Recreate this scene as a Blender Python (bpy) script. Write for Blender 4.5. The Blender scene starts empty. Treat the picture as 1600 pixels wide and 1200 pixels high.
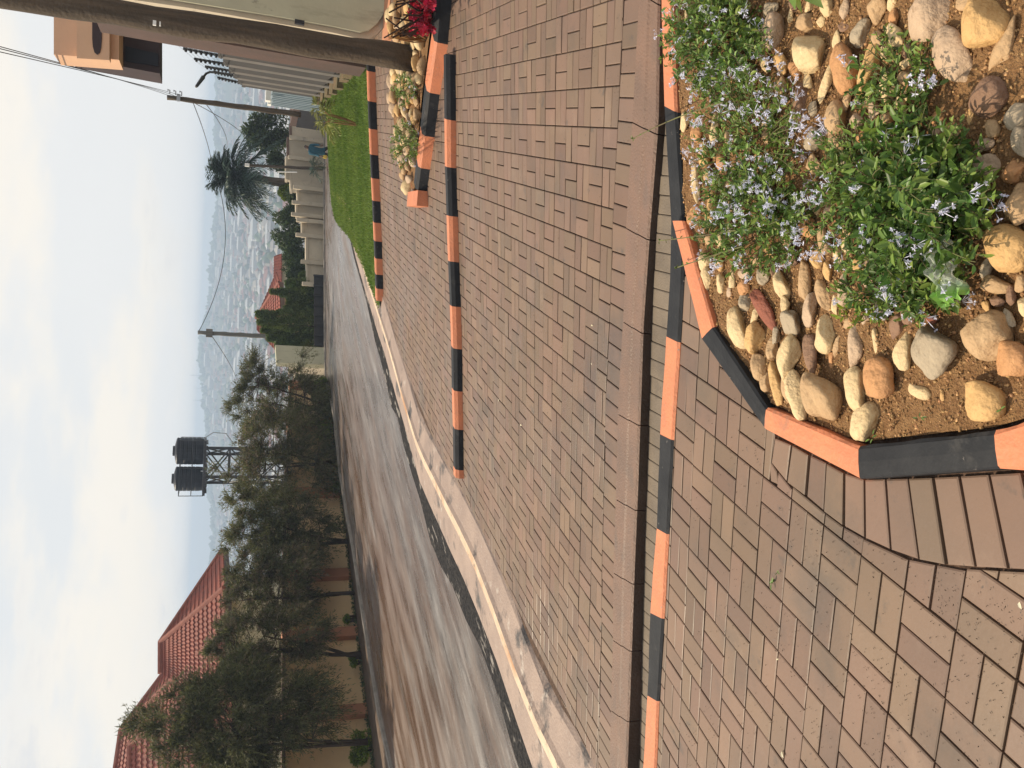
import bpy, math, random
import numpy as np
from mathutils import Vector, Matrix
R = math.radians
rnd = random.Random(7)
rng = np.random.default_rng(7)

# ------------------------------------------------------------------ camera
FOC = 1320.0
def nrm(a):
    l = math.sqrt(sum(c*c for c in a)); return tuple(c/l for c in a)
def dot(a, b): return sum(x*y for x, y in zip(a, b))
def cross(a, b): return (a[1]*b[2]-a[2]*b[1], a[2]*b[0]-a[0]*b[2], a[0]*b[1]-a[1]*b[0])
UPc = nrm((.039, -.938, -.344))
kk = UPc[2]
FYc = nrm((-kk*UPc[0], -kk*UPc[1], 1-kk*UPc[2]))
RXc = cross(FYc, UPc)
CAMP = (0.0, 0.0, 1.6)
def c2w(c): return (dot(c, RXc), dot(c, FYc), dot(c, UPc))
def ray(px, py): return nrm(c2w(((600-py)/FOC, (px-800)/FOC, 1.0)))
def w2p(p):
    d = [p[i]-CAMP[i] for i in range(3)]
    c = [RXc[i]*d[0]+FYc[i]*d[1]+UPc[i]*d[2] for i in range(3)]
    return (800+FOC*c[1]/c[2], 600-FOC*c[0]/c[2], c[2])
sc = bpy.context.scene
cam = bpy.data.cameras.new('camera'); camo = bpy.data.objects.new('camera', cam)
sc.collection.objects.link(camo); sc.camera = camo
cam.sensor_fit = 'HORIZONTAL'; cam.sensor_width = 36.0; cam.lens = FOC/1600*36
cam.clip_start = .05; cam.clip_end = 12000
ax = Vector(c2w((0, 1, 0))); ay = Vector(c2w((1, 0, 0))); az = Vector(c2w((0, 0, -1)))
camo.matrix_world = Matrix(((ax.x, ay.x, az.x, CAMP[0]), (ax.y, ay.y, az.y, CAMP[1]), (ax.z, ay.z, az.z, CAMP[2]), (0, 0, 0, 1)))
sc.render.resolution_x = 1024; sc.render.resolution_y = 768

# ------------------------------------------------------------------ light
SUN_AZ, SUN_EL = -52, 44          # azimuth from +Y (negative = left), elevation
w = bpy.data.worlds.new('World'); sc.world = w; w.use_nodes = True
nt = w.node_tree; nt.nodes.clear()
def N(t, nt_=None, **k):
    n = (nt_ or nt).nodes.new(t)
    for a, b in k.items(): setattr(n, a, b)
    return n
out = N('ShaderNodeOutputWorld'); bg = N('ShaderNodeBackground'); bg.inputs[1].default_value = .092
sky = N('ShaderNodeTexSky', sky_type='NISHITA', sun_disc=False); sky.sun_elevation = R(SUN_EL); sky.sun_rotation = R(SUN_AZ); sky.dust_density = 3.0; sky.air_density = 1.2
tc = N('ShaderNodeTexCoord'); mp = N('ShaderNodeMapping'); mp.inputs['Scale'].default_value = (1.0, 1.0, 3.4); mp.inputs['Location'].default_value = (.3, .1, .55)
L = nt.links.new
def sky_noise(scale, det, rough, lo, hi):
    z = N('ShaderNodeTexNoise'); z.inputs['Scale'].default_value = scale; z.inputs['Detail'].default_value = det; z.inputs['Roughness'].default_value = rough; L(mp.outputs[0], z.inputs[0])
    r = N('ShaderNodeMapRange'); r.interpolation_type = 'SMOOTHSTEP'; r.inputs[1].default_value = lo; r.inputs[2].default_value = hi; L(z.outputs[0], r.inputs[0]); return r.outputs[0]
L(tc.outputs['Generated'], mp.inputs[0])
def cmix(f, a, b):
    x = N('ShaderNodeMix', data_type='RGBA'); L(f, x.inputs[0])
    for k, c in ((6, a), (7, b)):
        if isinstance(c, tuple): x.inputs[k].default_value = (*c, 1)
        else: L(c, x.inputs[k])
    return x.outputs[2]
c1 = cmix(sky_noise(1.3, 4, .5, .38, .64), (7.25, 7.55, 7.75), (7.9, 8.0, 8.0))        # soft grey white layers
c2 = cmix(sky_noise(2.1, 7, .55, .50, .62), c1, (8.9, 8.5, 7.8))                     # brighter, warmer cloud banks
c3 = cmix(sky_noise(4.2, 7, .6, .60, .74), c2, (7.3, 7.4, 7.5))                      # thin greyer wisps
mx = N('ShaderNodeMix', data_type='RGBA'); mx.inputs[0].default_value = .98
L(sky.outputs[0], mx.inputs[6]); L(c3, mx.inputs[7]); L(mx.outputs[2], bg.inputs[0]); L(bg.outputs[0], out.inputs[0])
sl = bpy.data.lights.new('sun', 'SUN'); sl.energy = 4.3; sl.angle = R(1.0); sl.color = (1, .85, .64)
so = bpy.data.objects.new('sun', sl); sc.collection.objects.link(so)
SD = Vector((math.sin(R(SUN_AZ))*math.cos(R(SUN_EL)), math.cos(R(SUN_AZ))*math.cos(R(SUN_EL)), math.sin(R(SUN_EL))))
so.rotation_euler = SD.to_track_quat('Z', 'Y').to_euler()
sc.view_settings.view_transform = 'Standard'; sc.view_settings.look = 'None'; sc.view_settings.exposure = 0.27; sc.view_settings.gamma = 1
sc.render.engine = 'CYCLES'

# ------------------------------------------------------------------ terrain
def gM(x, y): return 1.6-1.728+.1265*x-.0901*y
def gF(x, y): return 1.6-1.494+.1224*x-.1558*y
def sst(t): t = min(1, max(0, t)); return t*t*(3-2*t)
def drop(x, y):
    if x > 0: return .108*min(x, 22)*sst((y-21)/14)
    return .026*max(x, -14)*sst((y-14)/10)
def g(x, y):
    return gM(x, y)-drop(x, y)
def hit(px, py, h=0.0, f=None):
    f = f or g; d = ray(px, py); t = .3; prev = t
    if f is gF or f is gM:
        c = f(0, 0); a = f(1, 0)-c; b = f(0, 1)-c
        t = (c+h-CAMP[2])/(d[2]-a*d[0]-b*d[1])
        return Vector((CAMP[0]+d[0]*t, CAMP[1]+d[1]*t, CAMP[2]+d[2]*t))
    while t < 200:
        if CAMP[2]+d[2]*t < f(d[0]*t, d[1]*t)+h: break
        prev = t; t *= 1.02
    lo, hi = prev, t
    for _ in range(40):
        m = (lo+hi)/2
        if CAMP[2]+d[2]*m < f(d[0]*m, d[1]*m)+h: hi = m
        else: lo = m
    return Vector((d[0]*lo, d[1]*lo, CAMP[2]+d[2]*lo))
def hF(px, py, h=0.0): return hit(px, py, h, gF)
def hM(px, py, h=0.0): return hit(px, py, h, gM)
def at(px, py, Y):
    """the point on the view line through (px,py) whose forward distance is Y metres"""
    d = ray(px, py); t = Y/d[1]; return Vector((d[0]*t, Y, CAMP[2]+d[2]*t))

# ------------------------------------------------------------------ helpers
C = sc.collection
def tag(o, label=None, cat=None, group=None, kind=None):
    if label: o['label'] = label
    if cat: o['category'] = cat
    if group: o['group'] = group
    if kind: o['kind'] = kind
    return o
def empty(name, loc=(0, 0, 0), label=None, cat=None, group=None, rz=0):
    o = bpy.data.objects.new(name, None); C.objects.link(o); o.location = loc; o.rotation_euler = (0, 0, rz); o.empty_display_size = .1
    return tag(o, label, cat, group)
class MB:
    def __init__(s): s.v = []; s.f = []; s.mi = []; s.cols = None
    def add(s, vs, fs, m=0):
        b = len(s.v); s.v += [tuple(v) for v in vs]; s.f += [tuple(i+b for i in f) for f in fs]; s.mi += [m]*len(fs); return s
    def box(s, c, d, rz=0, m=0, ch=0):
        cx, cy, cz = c; a, b, e = d[0]/2, d[1]/2, d[2]/2; ca, sa = math.cos(rz), math.sin(rz)
        vs = [(cx+x*ca-y*sa, cy+x*sa+y*ca, cz+z) for x in (-a, a) for y in (-b, b) for z in (-e, e)]
        return s.add(vs, [(0, 1, 3, 2), (4, 6, 7, 5), (0, 4, 5, 1), (2, 3, 7, 6), (0, 2, 6, 4), (1, 5, 7, 3)], m)
    def hexa(s, q, top, m=0):
        """prism from 4+ bottom points and matching top points"""
        n = len(q); return s.add(list(q)+list(top), [tuple(range(n-1, -1, -1)), tuple(range(n, 2*n))]+[(i, (i+1) % n, n+(i+1) % n, n+i) for i in range(n)], m)
    def tube(s, pts, rad, n=8, m=0, cap=True):
        pts = [Vector(p) for p in pts]; rad = rad if hasattr(rad, '__len__') else [rad]*len(pts)
        b = len(s.v); t0 = (pts[1]-pts[0]).normalized(); a = t0.orthogonal().normalized()
        for i, p in enumerate(pts):
            t = (pts[min(i+1, len(pts)-1)]-pts[max(i-1, 0)]).normalized()
            a = (a-t*a.dot(t)).normalized(); c = t.cross(a)
            for k in range(n):
                q = p+(a*math.cos(6.28318*k/n)+c*math.sin(6.28318*k/n))*rad[i]; s.v.append(tuple(q))
        for i in range(len(pts)-1):
            for k in range(n):
                s.f.append((b+i*n+k, b+i*n+(k+1) % n, b+(i+1)*n+(k+1) % n, b+(i+1)*n+k)); s.mi.append(m)
        if cap:
            s.f.append(tuple(b+k for k in range(n-1, -1, -1))); s.mi.append(m)
            s.f.append(tuple(b+(len(pts)-1)*n+k for k in range(n))); s.mi.append(m)
        return s
    def build(s, name, mats, parent=None, smooth=False):
        me = bpy.data.meshes.new(name); me.from_pydata(s.v, [], s.f)
        mats = mats if isinstance(mats, (list, tuple)) else [mats]
        for m in mats: me.materials.append(m)
        if len(mats) > 1: me.polygons.foreach_set('material_index', s.mi)
        if smooth: me.polygons.foreach_set('use_smooth', [True]*len(s.f))
        if s.cols is not None:
            a = me.color_attributes.new('tint', 'FLOAT_COLOR', 'POINT'); a.data.foreach_set('color', np.asarray(s.cols, dtype=np.float32).ravel())
        me.update()
        o = bpy.data.objects.new(name, me); C.objects.link(o)
        if parent: o.parent = parent; o.matrix_parent_inverse = Matrix.Translation(-Vector(parent.location)) if parent.rotation_euler[2] == 0 else parent.matrix_basis.inverted()
        return o
def npmesh(name, V, Fc, mat, parent=None, tint=None, smooth=False, k=4):
    """V (n,3), Fc (m,k) numpy"""
    me = bpy.data.meshes.new(name); n, m = len(V), len(Fc)
    me.vertices.add(n); me.vertices.foreach_set('co', np.asarray(V, np.float32).ravel())
    me.loops.add(m*k); me.loops.foreach_set('vertex_index', np.asarray(Fc, np.int32).ravel())
    me.polygons.add(m); me.polygons.foreach_set('loop_start', np.arange(0, m*k, k, dtype=np.int32)); me.polygons.foreach_set('loop_total', np.full(m, k, np.int32))
    if smooth: me.polygons.foreach_set('use_smooth', np.ones(m, bool))
    me.materials.append(mat); me.update(calc_edges=True)
    if tint is not None:
        a = me.color_attributes.new('tint', 'FLOAT_COLOR', 'POINT'); a.data.foreach_set('color', np.asarray(tint, np.float32).ravel())
    o = bpy.data.objects.new(name, me); C.objects.link(o)
    if parent: o.parent = parent; o.matrix_parent_inverse = Matrix.Translation(-Vector(parent.location))
    return o
def unit(a): return a/np.maximum(np.linalg.norm(a, axis=1, keepdims=True), 1e-9)
def rv(n): return rng.normal(size=(n, 3))
def leaves(P, D, ln, wd, up=None, fold=.25, near=True, tint=None):
    """P base points, D directions, ln/wd arrays; returns V, F(4), tint(4 per vert)"""
    n = len(P); D = unit(D); up = rv(n)*.6+[0, 0, 1] if up is None else up
    S = unit(np.cross(D, up)); U = np.cross(S, D); ln = np.broadcast_to(ln, (n,))[:, None]; wd = np.broadcast_to(wd, (n,))[:, None]
    if near:
        T = [(0, 0, 0), (.28, .42, fold), (.66, .40, fold), (1, 0, -.1), (.28, -.42, fold), (.66, -.40, fold)]; Fs = [(0, 1, 2, 3), (0, 3, 5, 4)]
    else:
        T = [(0, 0, 0), (.5, .5, fold), (1, 0, 0), (.5, -.5, fold)]; Fs = [(0, 1, 2, 3)]
    V = np.stack([P+D*ln*a+S*wd*b+U*wd*c for a, b, c in T], 1).reshape(-1, 3)
    k = len(T); Fi = np.concatenate([np.arange(n)[:, None]*k+np.array(f)[None] for f in Fs])
    if tint is None: tint = rng.random(n)
    Tn = np.repeat(np.stack([tint, rng.random(n), np.zeros(n), np.ones(n)], 1), k, axis=0)
    return V, Fi, Tn
def merge(parts):
    Vs, Fs, Ts, b = [], [], [], 0
    for V, Fi, T in parts: Vs.append(V); Fs.append(Fi+b); Ts.append(T); b += len(V)
    return np.concatenate(Vs), np.concatenate(Fs), np.concatenate(Ts)

# ------------------------------------------------------------------ materials
def mat(name, col, rough=.8, col2=None, scale=6, detail=6, mixpos=(.35, .65), bump=0, bscale=40, spec=.3, metal=0, tintamt=0, trans=0, obj=False, stretch=None, extra=None, tip=None, rough2=None):
    m = bpy.data.materials.new(name); m.use_nodes = True; t = m.node_tree; b = t.nodes['Principled BSDF']; l = t.links.new
    b.inputs['Roughness'].default_value = rough; b.inputs['Metallic'].default_value = metal; b.inputs['Specular IOR Level'].default_value = spec
    b.inputs['Base Color'].default_value = (*col, 1)
    tcn = N('ShaderNodeTexCoord', t); src = tcn.outputs['Object']
    if stretch:
        mpn = N('ShaderNodeMapping', t); mpn.inputs['Scale'].default_value = stretch[:3]
        if len(stretch) > 3: mpn.inputs['Rotation'].default_value = (0, 0, stretch[3])
        mpn.vector_type = 'TEXTURE'; l(src, mpn.inputs[0]); src = mpn.outputs[0]
    cur = None
    if col2:
        z = N('ShaderNodeTexNoise', t); z.inputs['Scale'].default_value = scale; z.inputs['Detail'].default_value = detail; z.inputs['Roughness'].default_value = .62; l(src, z.inputs[0])
        r = N('ShaderNodeValToRGB', t); r.color_ramp.elements[0].position = mixpos[0]; r.color_ramp.elements[1].position = mixpos[1]
        r.color_ramp.elements[0].color = (*col, 1); r.color_ramp.elements[1].color = (*col2, 1); l(z.outputs[0], r.inputs[0]); cur = r.outputs[0]
    if extra:                       # list of (colour, scale, lo, hi, stretch)
        for (c3, s3, lo, hi, st3) in extra:
            z = N('ShaderNodeTexNoise', t); z.inputs['Scale'].default_value = s3; z.inputs['Detail'].default_value = 7; z.inputs['Roughness'].default_value = .65
            mpn = N('ShaderNodeMapping', t); mpn.inputs['Scale'].default_value = st3[:3]; mpn.inputs['Rotation'].default_value = (0, 0, st3[3] if len(st3) > 3 else 0)
            mpn.vector_type = 'TEXTURE'; mpn.inputs['Location'].default_value = (s3*1.7, s3*.9, 3.3)
            l(tcn.outputs['Object'], mpn.inputs[0]); l(mpn.outputs[0], z.inputs[0])
            r = N('ShaderNodeMapRange', t); r.inputs[1].default_value = lo; r.inputs[2].default_value = hi; r.clamp = True; l(z.outputs[0], r.inputs[0])
            x = N('ShaderNodeMix', t, data_type='RGBA'); l(r.outputs[0], x.inputs[0])
            if cur: l(cur, x.inputs[6])
            else: x.inputs[6].default_value = (*col, 1)
            x.inputs[7].default_value = (*c3, 1); cur = x.outputs[2]
    if tintamt:
        a = N('ShaderNodeAttribute', t); a.attribute_name = 'tint'
        sp = N('ShaderNodeSeparateColor', t); l(a.outputs['Color'], sp.inputs[0])
        h = N('ShaderNodeMapRange', t); h.inputs[3].default_value = 1-tintamt; h.inputs[4].default_value = 1+tintamt; l(sp.outputs[0], h.inputs[0])
        v = N('ShaderNodeHueSaturation', t); l(h.outputs[0], v.inputs['Value'])
        hh = N('ShaderNodeMapRange', t); hh.inputs[3].default_value = .492; hh.inputs[4].default_value = .510; l(sp.outputs[1], hh.inputs[0]); l(hh.outputs[0], v.inputs['Hue'])
        if cur: l(cur, v.inputs['Color'])
        else: v.inputs['Color'].default_value = (*col, 1)
        cur = v.outputs[0]
        if tip:
            x = N('ShaderNodeMix', t, data_type='RGBA'); l(sp.outputs[2], x.inputs[0]); l(cur, x.inputs[6]); x.inputs[7].default_value = (*tip, 1); cur = x.outputs[2]
    if rough2:                      # (scale, low, high, stretch): wet and dry patches
        z = N('ShaderNodeTexNoise', t); z.inputs['Scale'].default_value = rough2[0]; z.inputs['Detail'].default_value = 7
        mpn = N('ShaderNodeMapping', t); mpn.vector_type = 'TEXTURE'; mpn.inputs['Scale'].default_value = rough2[3][:3]; mpn.inputs['Rotation'].default_value = (0, 0, rough2[3][3]); l(tcn.outputs['Object'], mpn.inputs[0]); l(mpn.outputs[0], z.inputs[0])
        r = N('ShaderNodeMapRange', t); r.inputs[1].default_value = .35; r.inputs[2].default_value = .65; r.inputs[3].default_value = rough2[1]; r.inputs[4].default_value = rough2[2]; l(z.outputs[0], r.inputs[0]); l(r.outputs[0], b.inputs['Roughness'])
    if cur: l(cur, b.inputs['Base Color'])
    if bump:
        z = N('ShaderNodeTexNoise', t); z.inputs['Scale'].default_value = bscale; z.inputs['Detail'].default_value = 6; l(tcn.outputs['Object'], z.inputs[0])
        bp = N('ShaderNodeBump', t); bp.inputs['Strength'].default_value = bump; bp.inputs['Distance'].default_value = .02; l(z.outputs[0], bp.inputs['Height']); l(bp.outputs[0], b.inputs['Normal'])
    if trans:
        ou = t.nodes['Material Output']; tr = N('ShaderNodeBsdfTranslucent', t); ms = N('ShaderNodeMixShader', t); ms.inputs[0].default_value = trans
        if cur: l(cur, tr.inputs[0])
        else: tr.inputs[0].default_value = (*col, 1)
        l(b.outputs[0], ms.inputs[1]); l(tr.outputs[0], ms.inputs[2]); l(ms.outputs[0], ou.inputs[0])
    return m
M = {}
M['paver'] = mat('paver clay', (.172, .106, .072), .5, (.136, .090, .064), 2.2, 6, (.3, .7), bump=.05, bscale=60, tintamt=.22, spec=.38, rough2=(1.3, .46, .72, (1, 1, 1, 0)),
    extra=[((.095, .070, .055), 1.1, .54, .70, (1, 1, 1)), ((.20, .135, .095), 3.1, .60, .78, (1, 1, 1)), ((.04, .036, .034), 45, .67, .73, (1, 1, 1)), ((.075, .06, .05), 7, .62, .74, (1, 1, 1))])
M['joint'] = mat('joint sand', (.035, .019, .012), .95, (.10, .06, .04), 30, 4, bump=.5, extra=[((.05, .07, .02), 9, .66, .72, (1, 1, 1))])
M['lip_shade'] = mat('painted shade concrete', (.035, .023, .016), .7, (.06, .04, .03), 3, 7, bump=.3, bscale=60)  # concrete of the channel's inner wall, its shade put into the colour
M['orange'] = mat('orange masonry paint', (.58, .205, .10), .6, (.48, .175, .09), 7, 6, bump=.3, bscale=60, extra=[((.30, .15, .095), 9, .60, .76, (1, 1, 1)), ((.25, .21, .18), 30, .66, .70, (1, 1, 1)), ((.12, .08, .06), 60, .68, .73, (1, 1, 1))])
M['black'] = mat('black masonry paint', (.011, .012, .015), .62, (.020, .021, .024), 8, 6, bump=.12, bscale=50, spec=.2, extra=[((.055, .052, .05), 9, .60, .78, (1, 1, 1)), ((.20, .18, .165), 34, .67, .71, (1, 1, 1))])
M['concrete'] = mat('brown cast concrete', (.19, .115, .082), .62, (.145, .095, .072), 4, 8, bump=.35, bscale=90, rough2=(1.1, .42, .7, (1, 1, 1, 0)), extra=[((.12, .09, .075), 2.5, .55, .75, (1, .5, 1)), ((.36, .28, .22), 60, .70, .75, (1, 1, 1))])
M['greypaver'] = mat('grey paver', (.17, .135, .10), .7, (.11, .088, .068), 4, 7, bump=.3, bscale=100, extra=[((.07, .055, .045), 3, .6, .75, (1, 1, 1))])
M['cream_concrete'] = mat('cream concrete', (.60, .47, .34), .75, (.48, .36, .26), 2.5, 7, bump=.4, bscale=40, extra=[((.40, .22, .12), 1.1, .55, .68, (1, 1, 1)), ((.16, .13, .11), 8, .60, .68, (1, 1, 1))])
M['apron_concrete'] = mat('pinkish apron concrete', (.33, .245, .20), .6, (.25, .185, .155), 2.0, 8, bump=.4, bscale=40, extra=[((.07, .062, .06), 2.2, .54, .64, (1, 1, 1)), ((.42, .36, .31), 5, .6, .7, (1, 1, 1))])
RA = R(-26.5)
M['asphalt'] = mat('wet dusty asphalt', (.065, .050, .043), .5, (.15, .134, .126), 1.3, 12, (.36, .62), bump=.35, bscale=55, stretch=(.8, 2.0, 1, RA), spec=.75, rough2=(1.0, .20, .50, (.5, 2.0, 1, RA)),
    extra=[((.10, .058, .038), 1.0, .46, .62, (1.0, 4, 1, RA)), ((.07, .045, .034), 1.0, .52, .62, (.22, 2.2, 1, RA)), ((.05, .042, .038), 1.0, .54, .66, (.07, .45, 1, RA)), ((.25, .23, .215), 1.0, .56, .72, (.10, .6, 1, RA)), ((.26, .235, .22), 1.0, .58, .72, (.9, 6, 1, RA)), ((.035, .03, .028), 30, .58, .68, (1, 1, 1)), ((.25, .22, .20), 38, .62, .70, (1, 1, 1))])
_t = M['asphalt'].node_tree; _b = _t.nodes['Principled BSDF']; _src = _b.inputs['Base Color'].links[0].from_socket
_tc = N('ShaderNodeTexCoord', _t); _m = N('ShaderNodeMapping', _t); _m.vector_type = 'TEXTURE'; _m.inputs['Rotation'].default_value = (0, 0, RA); _t.links.new(_tc.outputs['Object'], _m.inputs[0])
_nz = N('ShaderNodeTexNoise', _t); _nz.inputs['Scale'].default_value = .8; _nz.inputs['Detail'].default_value = 8; _mm = N('ShaderNodeMapping', _t); _mm.vector_type = 'TEXTURE'; _mm.inputs['Scale'].default_value = (.5, 3, 1); _mm.inputs['Rotation'].default_value = (0, 0, RA)
_t.links.new(_tc.outputs['Object'], _mm.inputs[0]); _t.links.new(_mm.outputs[0], _nz.inputs[0])
_s = N('ShaderNodeSeparateXYZ', _t); _t.links.new(_m.outputs[0], _s.inputs[0])
def _mr(sock, a, b_): r = N('ShaderNodeMapRange', _t); r.inputs[1].default_value = a; r.inputs[2].default_value = b_; _t.links.new(sock, r.inputs[0]); return r.outputs[0]
def _ma(op, a, b_):
    n_ = N('ShaderNodeMath', _t, operation=op); n_.use_clamp = True
    for k_, v_ in enumerate((a, b_)):
        if isinstance(v_, float): n_.inputs[k_].default_value = v_
        else: _t.links.new(v_, n_.inputs[k_])
    return n_.outputs[0]
_f = _ma('MULTIPLY', _mr(_s.outputs[0], -7.2, -11.0), _mr(_s.outputs[1], 27.0, 15.0)); _f = _ma('MULTIPLY', _f, _mr(_nz.outputs[0], .30, .52)); _f = _ma('MULTIPLY', _f, .9)
_x = N('ShaderNodeMix', _t, data_type='RGBA'); _t.links.new(_f, _x.inputs[0]); _t.links.new(_src, _x.inputs[6]); _x.inputs[7].default_value = (.095, .050, .030, 1); _t.links.new(_x.outputs[2], _b.inputs['Base Color'])
M['asphalt_edge'] = mat('bare dark asphalt', (.010, .010, .012), .9, (.04, .037, .036), 22, 8, (.42, .62), bump=.9, bscale=60, spec=.1, extra=[((.24, .22, .20), 1.0, .56, .62, (.18, .5, 1, RA))])
M['grass'] = mat('lawn grass', (.10, .175, .025), .8, (.20, .27, .055), .9, 8, bump=.6, bscale=60, tintamt=.35, trans=.25)
M['soilgrass'] = mat('soil under lawn', (.055, .10, .02), .95, (.08, .12, .03), 6, 6)
M['dirt'] = mat('bare verge soil', (.085, .058, .042), .95, (.15, .105, .075), 3, 8, bump=.7, bscale=20)
M['soil'] = mat('sandy gravel soil', (.19, .095, .038), .95, (.30, .17, .075), 40, 8, bump=1.0, bscale=150)
M['gravel'] = mat('fine gravel', (.42, .26, .12), .85, (.22, .11, .05), 80, 3, tintamt=.45)
# ================================================================== GROUND
def sheet(name, mat_, xs, ys, zf, dz=0, kind='structure'):
    V = [(x, y, zf(x, y)+dz) for y in ys for x in xs]; nx = len(xs)
    Fc = [(j*nx+i, j*nx+i+1, (j+1)*nx+i+1, (j+1)*nx+i) for j in range(len(ys)-1) for i in range(nx-1)]
    b = MB(); b.add(V, Fc); o = b.build(name, mat_, smooth=True); tag(o, kind=kind); return o
def lerp(a, b, t): return a+(b-a)*t
def resample(P, n):
    P = [Vector(p) for p in P]; D = [0]
    for i in range(1, len(P)): D.append(D[-1]+(P[i]-P[i-1]).length)
    o = []
    for k in range(n+1):
        s = D[-1]*k/n; i = 0
        while i < len(P)-2 and D[i+1] < s: i += 1
        o.append(P[i].lerp(P[i+1], (s-D[i])/max(1e-9, D[i+1]-D[i])))
    return o
def strip(name, L1, L2, mat_, dz, nl=60, nw=6, zf=None, kind='structure', **kw):
    """sheet lofted between two lines, laid on the terrain"""
    zf = zf or g; a = resample(L1, nl); b = resample(L2, nl); V = []
    for p, q in zip(a, b):
        for j in range(nw+1):
            r = p.lerp(q, j/nw); V.append((r.x, r.y, zf(r.x, r.y)+dz))
    Fc = [(i*(nw+1)+j, i*(nw+1)+j+1, (i+1)*(nw+1)+j+1, (i+1)*(nw+1)+j) for i in range(nl) for j in range(nw)]
    m = MB(); m.add(V, Fc); o = m.build(name, mat_, smooth=True); tag(o, kind=kind, **kw); return o

# channel line between the two paved surfaces, in the plan
LIPF = [(1004, -420), (1004, -160), (1002, -10), (991, 192), (981, 357), (980, 400), (977, 487), (968, 640), (965, 767), (961, 883), (960, 1000), (955, 1183), (950, 1330)]
LIPN = [(1030, -420), (1030, -160), (1031, -10), (1028, 192), (1015, 357), (1012, 400), (1005, 503), (1000, 647), (996, 767), (991, 883), (987, 1000), (980, 1193), (974, 1340)]
KF = [(1031, -420), (1031, -160), (1031, -20), (1037, 165), (1047, 345), (1048, 400), (1040, 523), (1030, 672), (1025, 820), (1015, 950), (1011, 1078), (1003, 1220), (995, 1350)]
KN = [(1047, -420), (1047, -160), (1047, -20), (1055, 165), (1067, 345), (1068, 400), (1060, 533), (1050, 688), (1042, 835), (1035, 967), (1027, 1100), (1022, 1220), (1016, 1350)]
lf = [hM(*p) for p in LIPF]; ln = [hM(*p) for p in LIPN]
kf = [hF(px, py, .012) for px, py in KF]; kn = [hF(px, py, .012) for px, py in KN]

# far terrain sheet: everything that is not something else is bare soil; cut in three so that no sheet hides the channel
XL, XR = -60, 60
fl = [Vector((x_, lf[-1].y+(lf[-1].x-x_)*.28, 0)) for x_ in (-60, -45, -32, -24, -18, -14, -11, -8, -6, -4.5) if x_ < lf[-1].x-.4]+[lf[i] for i in range(len(lf)-1, -1, -1)]+[Vector((x_, lf[0].y-(x_-lf[0].x)*.28, 0)) for x_ in (4, 5.5, 7, 9, 11, 13, 16, 19, 22, 26, 32, 40, 50, 60) if x_ > lf[0].x+.4]
V = []; rows = [0, .02, .05, .1, .15, .2, .28, .36, .45, .55, .68, .82, 1.0]
xs = []
for p in fl: xs.append((p.x, p.y))
ends = [(-60, -25)]
ydense = [0, 2, 5, 8, 11, 14, 17, 20, 22, 24, 26, 28, 30, 32, 34, 36, 38, 40, 43, 46, 49, 52, 60, 72]
b = MB(); n = len(xs)
for dy in ydense:
    for x, y in xs: b.v.append((x, y+dy, g(x, y+dy)-.035))
for j in range(len(ydense)-1):
    for i in range(n-1): b.f.append((j*n+i, j*n+i+1, (j+1)*n+i+1, (j+1)*n+i)); b.mi.append(0)
# beyond the near slope the hill falls away to the valley, then climbs to the far ridge
def far_z(x, y):
    zz = float(np.interp(y, [70, 130, 260, 400, 650, 900, 1150, 1400, 1600, 1800], [-8, -22, -36, -44, -51, -51, -45, -35, -22, -8]))
    zz += 4*math.sin(x/170+1)*sst((y-500)/600)*(1-sst((y-1000)/700))
    rdg = np.interp(x, [-900, -700, -290, -60, 60, 170, 360, 640, 900], [-20, -30, -30, -5, 5, -8, -16, 0, 8])
    zz += (rdg+8)*sst((y-1100)/680)+2.5*math.sin(x/37+y/90)*sst((y-1100)/600)
    return zz
base = len(b.v); nfx = 60; fy = [78, 100, 130, 170, 220, 280, 350, 430, 520, 620, 720, 820, 920, 1020, 1120, 1220, 1320, 1420, 1520, 1620, 1720, 1800, 1900, 2100]
b.build('ground', M['dirt'], smooth=True)['kind'] = 'structure'
V = []; 
for y in fy:
    for i in range(nfx+1):
        x = (i/nfx-.5)*2*(70+y*.62)
        V.append((x, y, far_z(x, y)+(-6 if y > 1850 else 0)+(0 if y > 90 else -1.5)))
b = MB(); b.add(V, [(j*(nfx+1)+i, j*(nfx+1)+i+1, (j+1)*(nfx+1)+i+1, (j+1)*(nfx+1)+i) for j in range(len(fy)-1) for i in range(nfx)])
M['hill'] = mat('far hillside', (.055, .075, .035), .95, (.16, .13, .09), .012, 8, (.4, .6))
b.build('valley_and_hills', M['hill'], smooth=True)['kind'] = 'structure'
# connecting slope
b = MB(); xs2 = [-62+i*6 for i in range(22)]
for y in (50, 60, 72, 86):
    for x in xs2: b.v.append((x, y, lerp(g(x, 50)-.3, -9, sst((y-50)/36))))
b.f = [(j*22+i, j*22+i+1, (j+1)*22+i+1, (j+1)*22+i) for j in range(3) for i in range(21)]; b.mi = [0]*len(b.f)
M['scrub'] = mat('rough grass', (.05, .085, .025), .95, (.10, .12, .045), .6, 7, bump=.6, bscale=4)
b.build('hillside', M['scrub'], smooth=True)['kind'] = 'structure'
# near ground under the foreground paving
V = []
for x, y in xs: V.append((x, y+.12, gF(x, y)-.20))
for x, y in xs: V.append((x, min(y-6, -2.5), gF(x, min(y-6, -2.5))-.20))
b = MB(); b.add(V, [(i+n, i+1+n, i+1, i) for i in range(n-1)]); b.build('ground', M['dirt'])['kind'] = 'structure'

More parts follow.
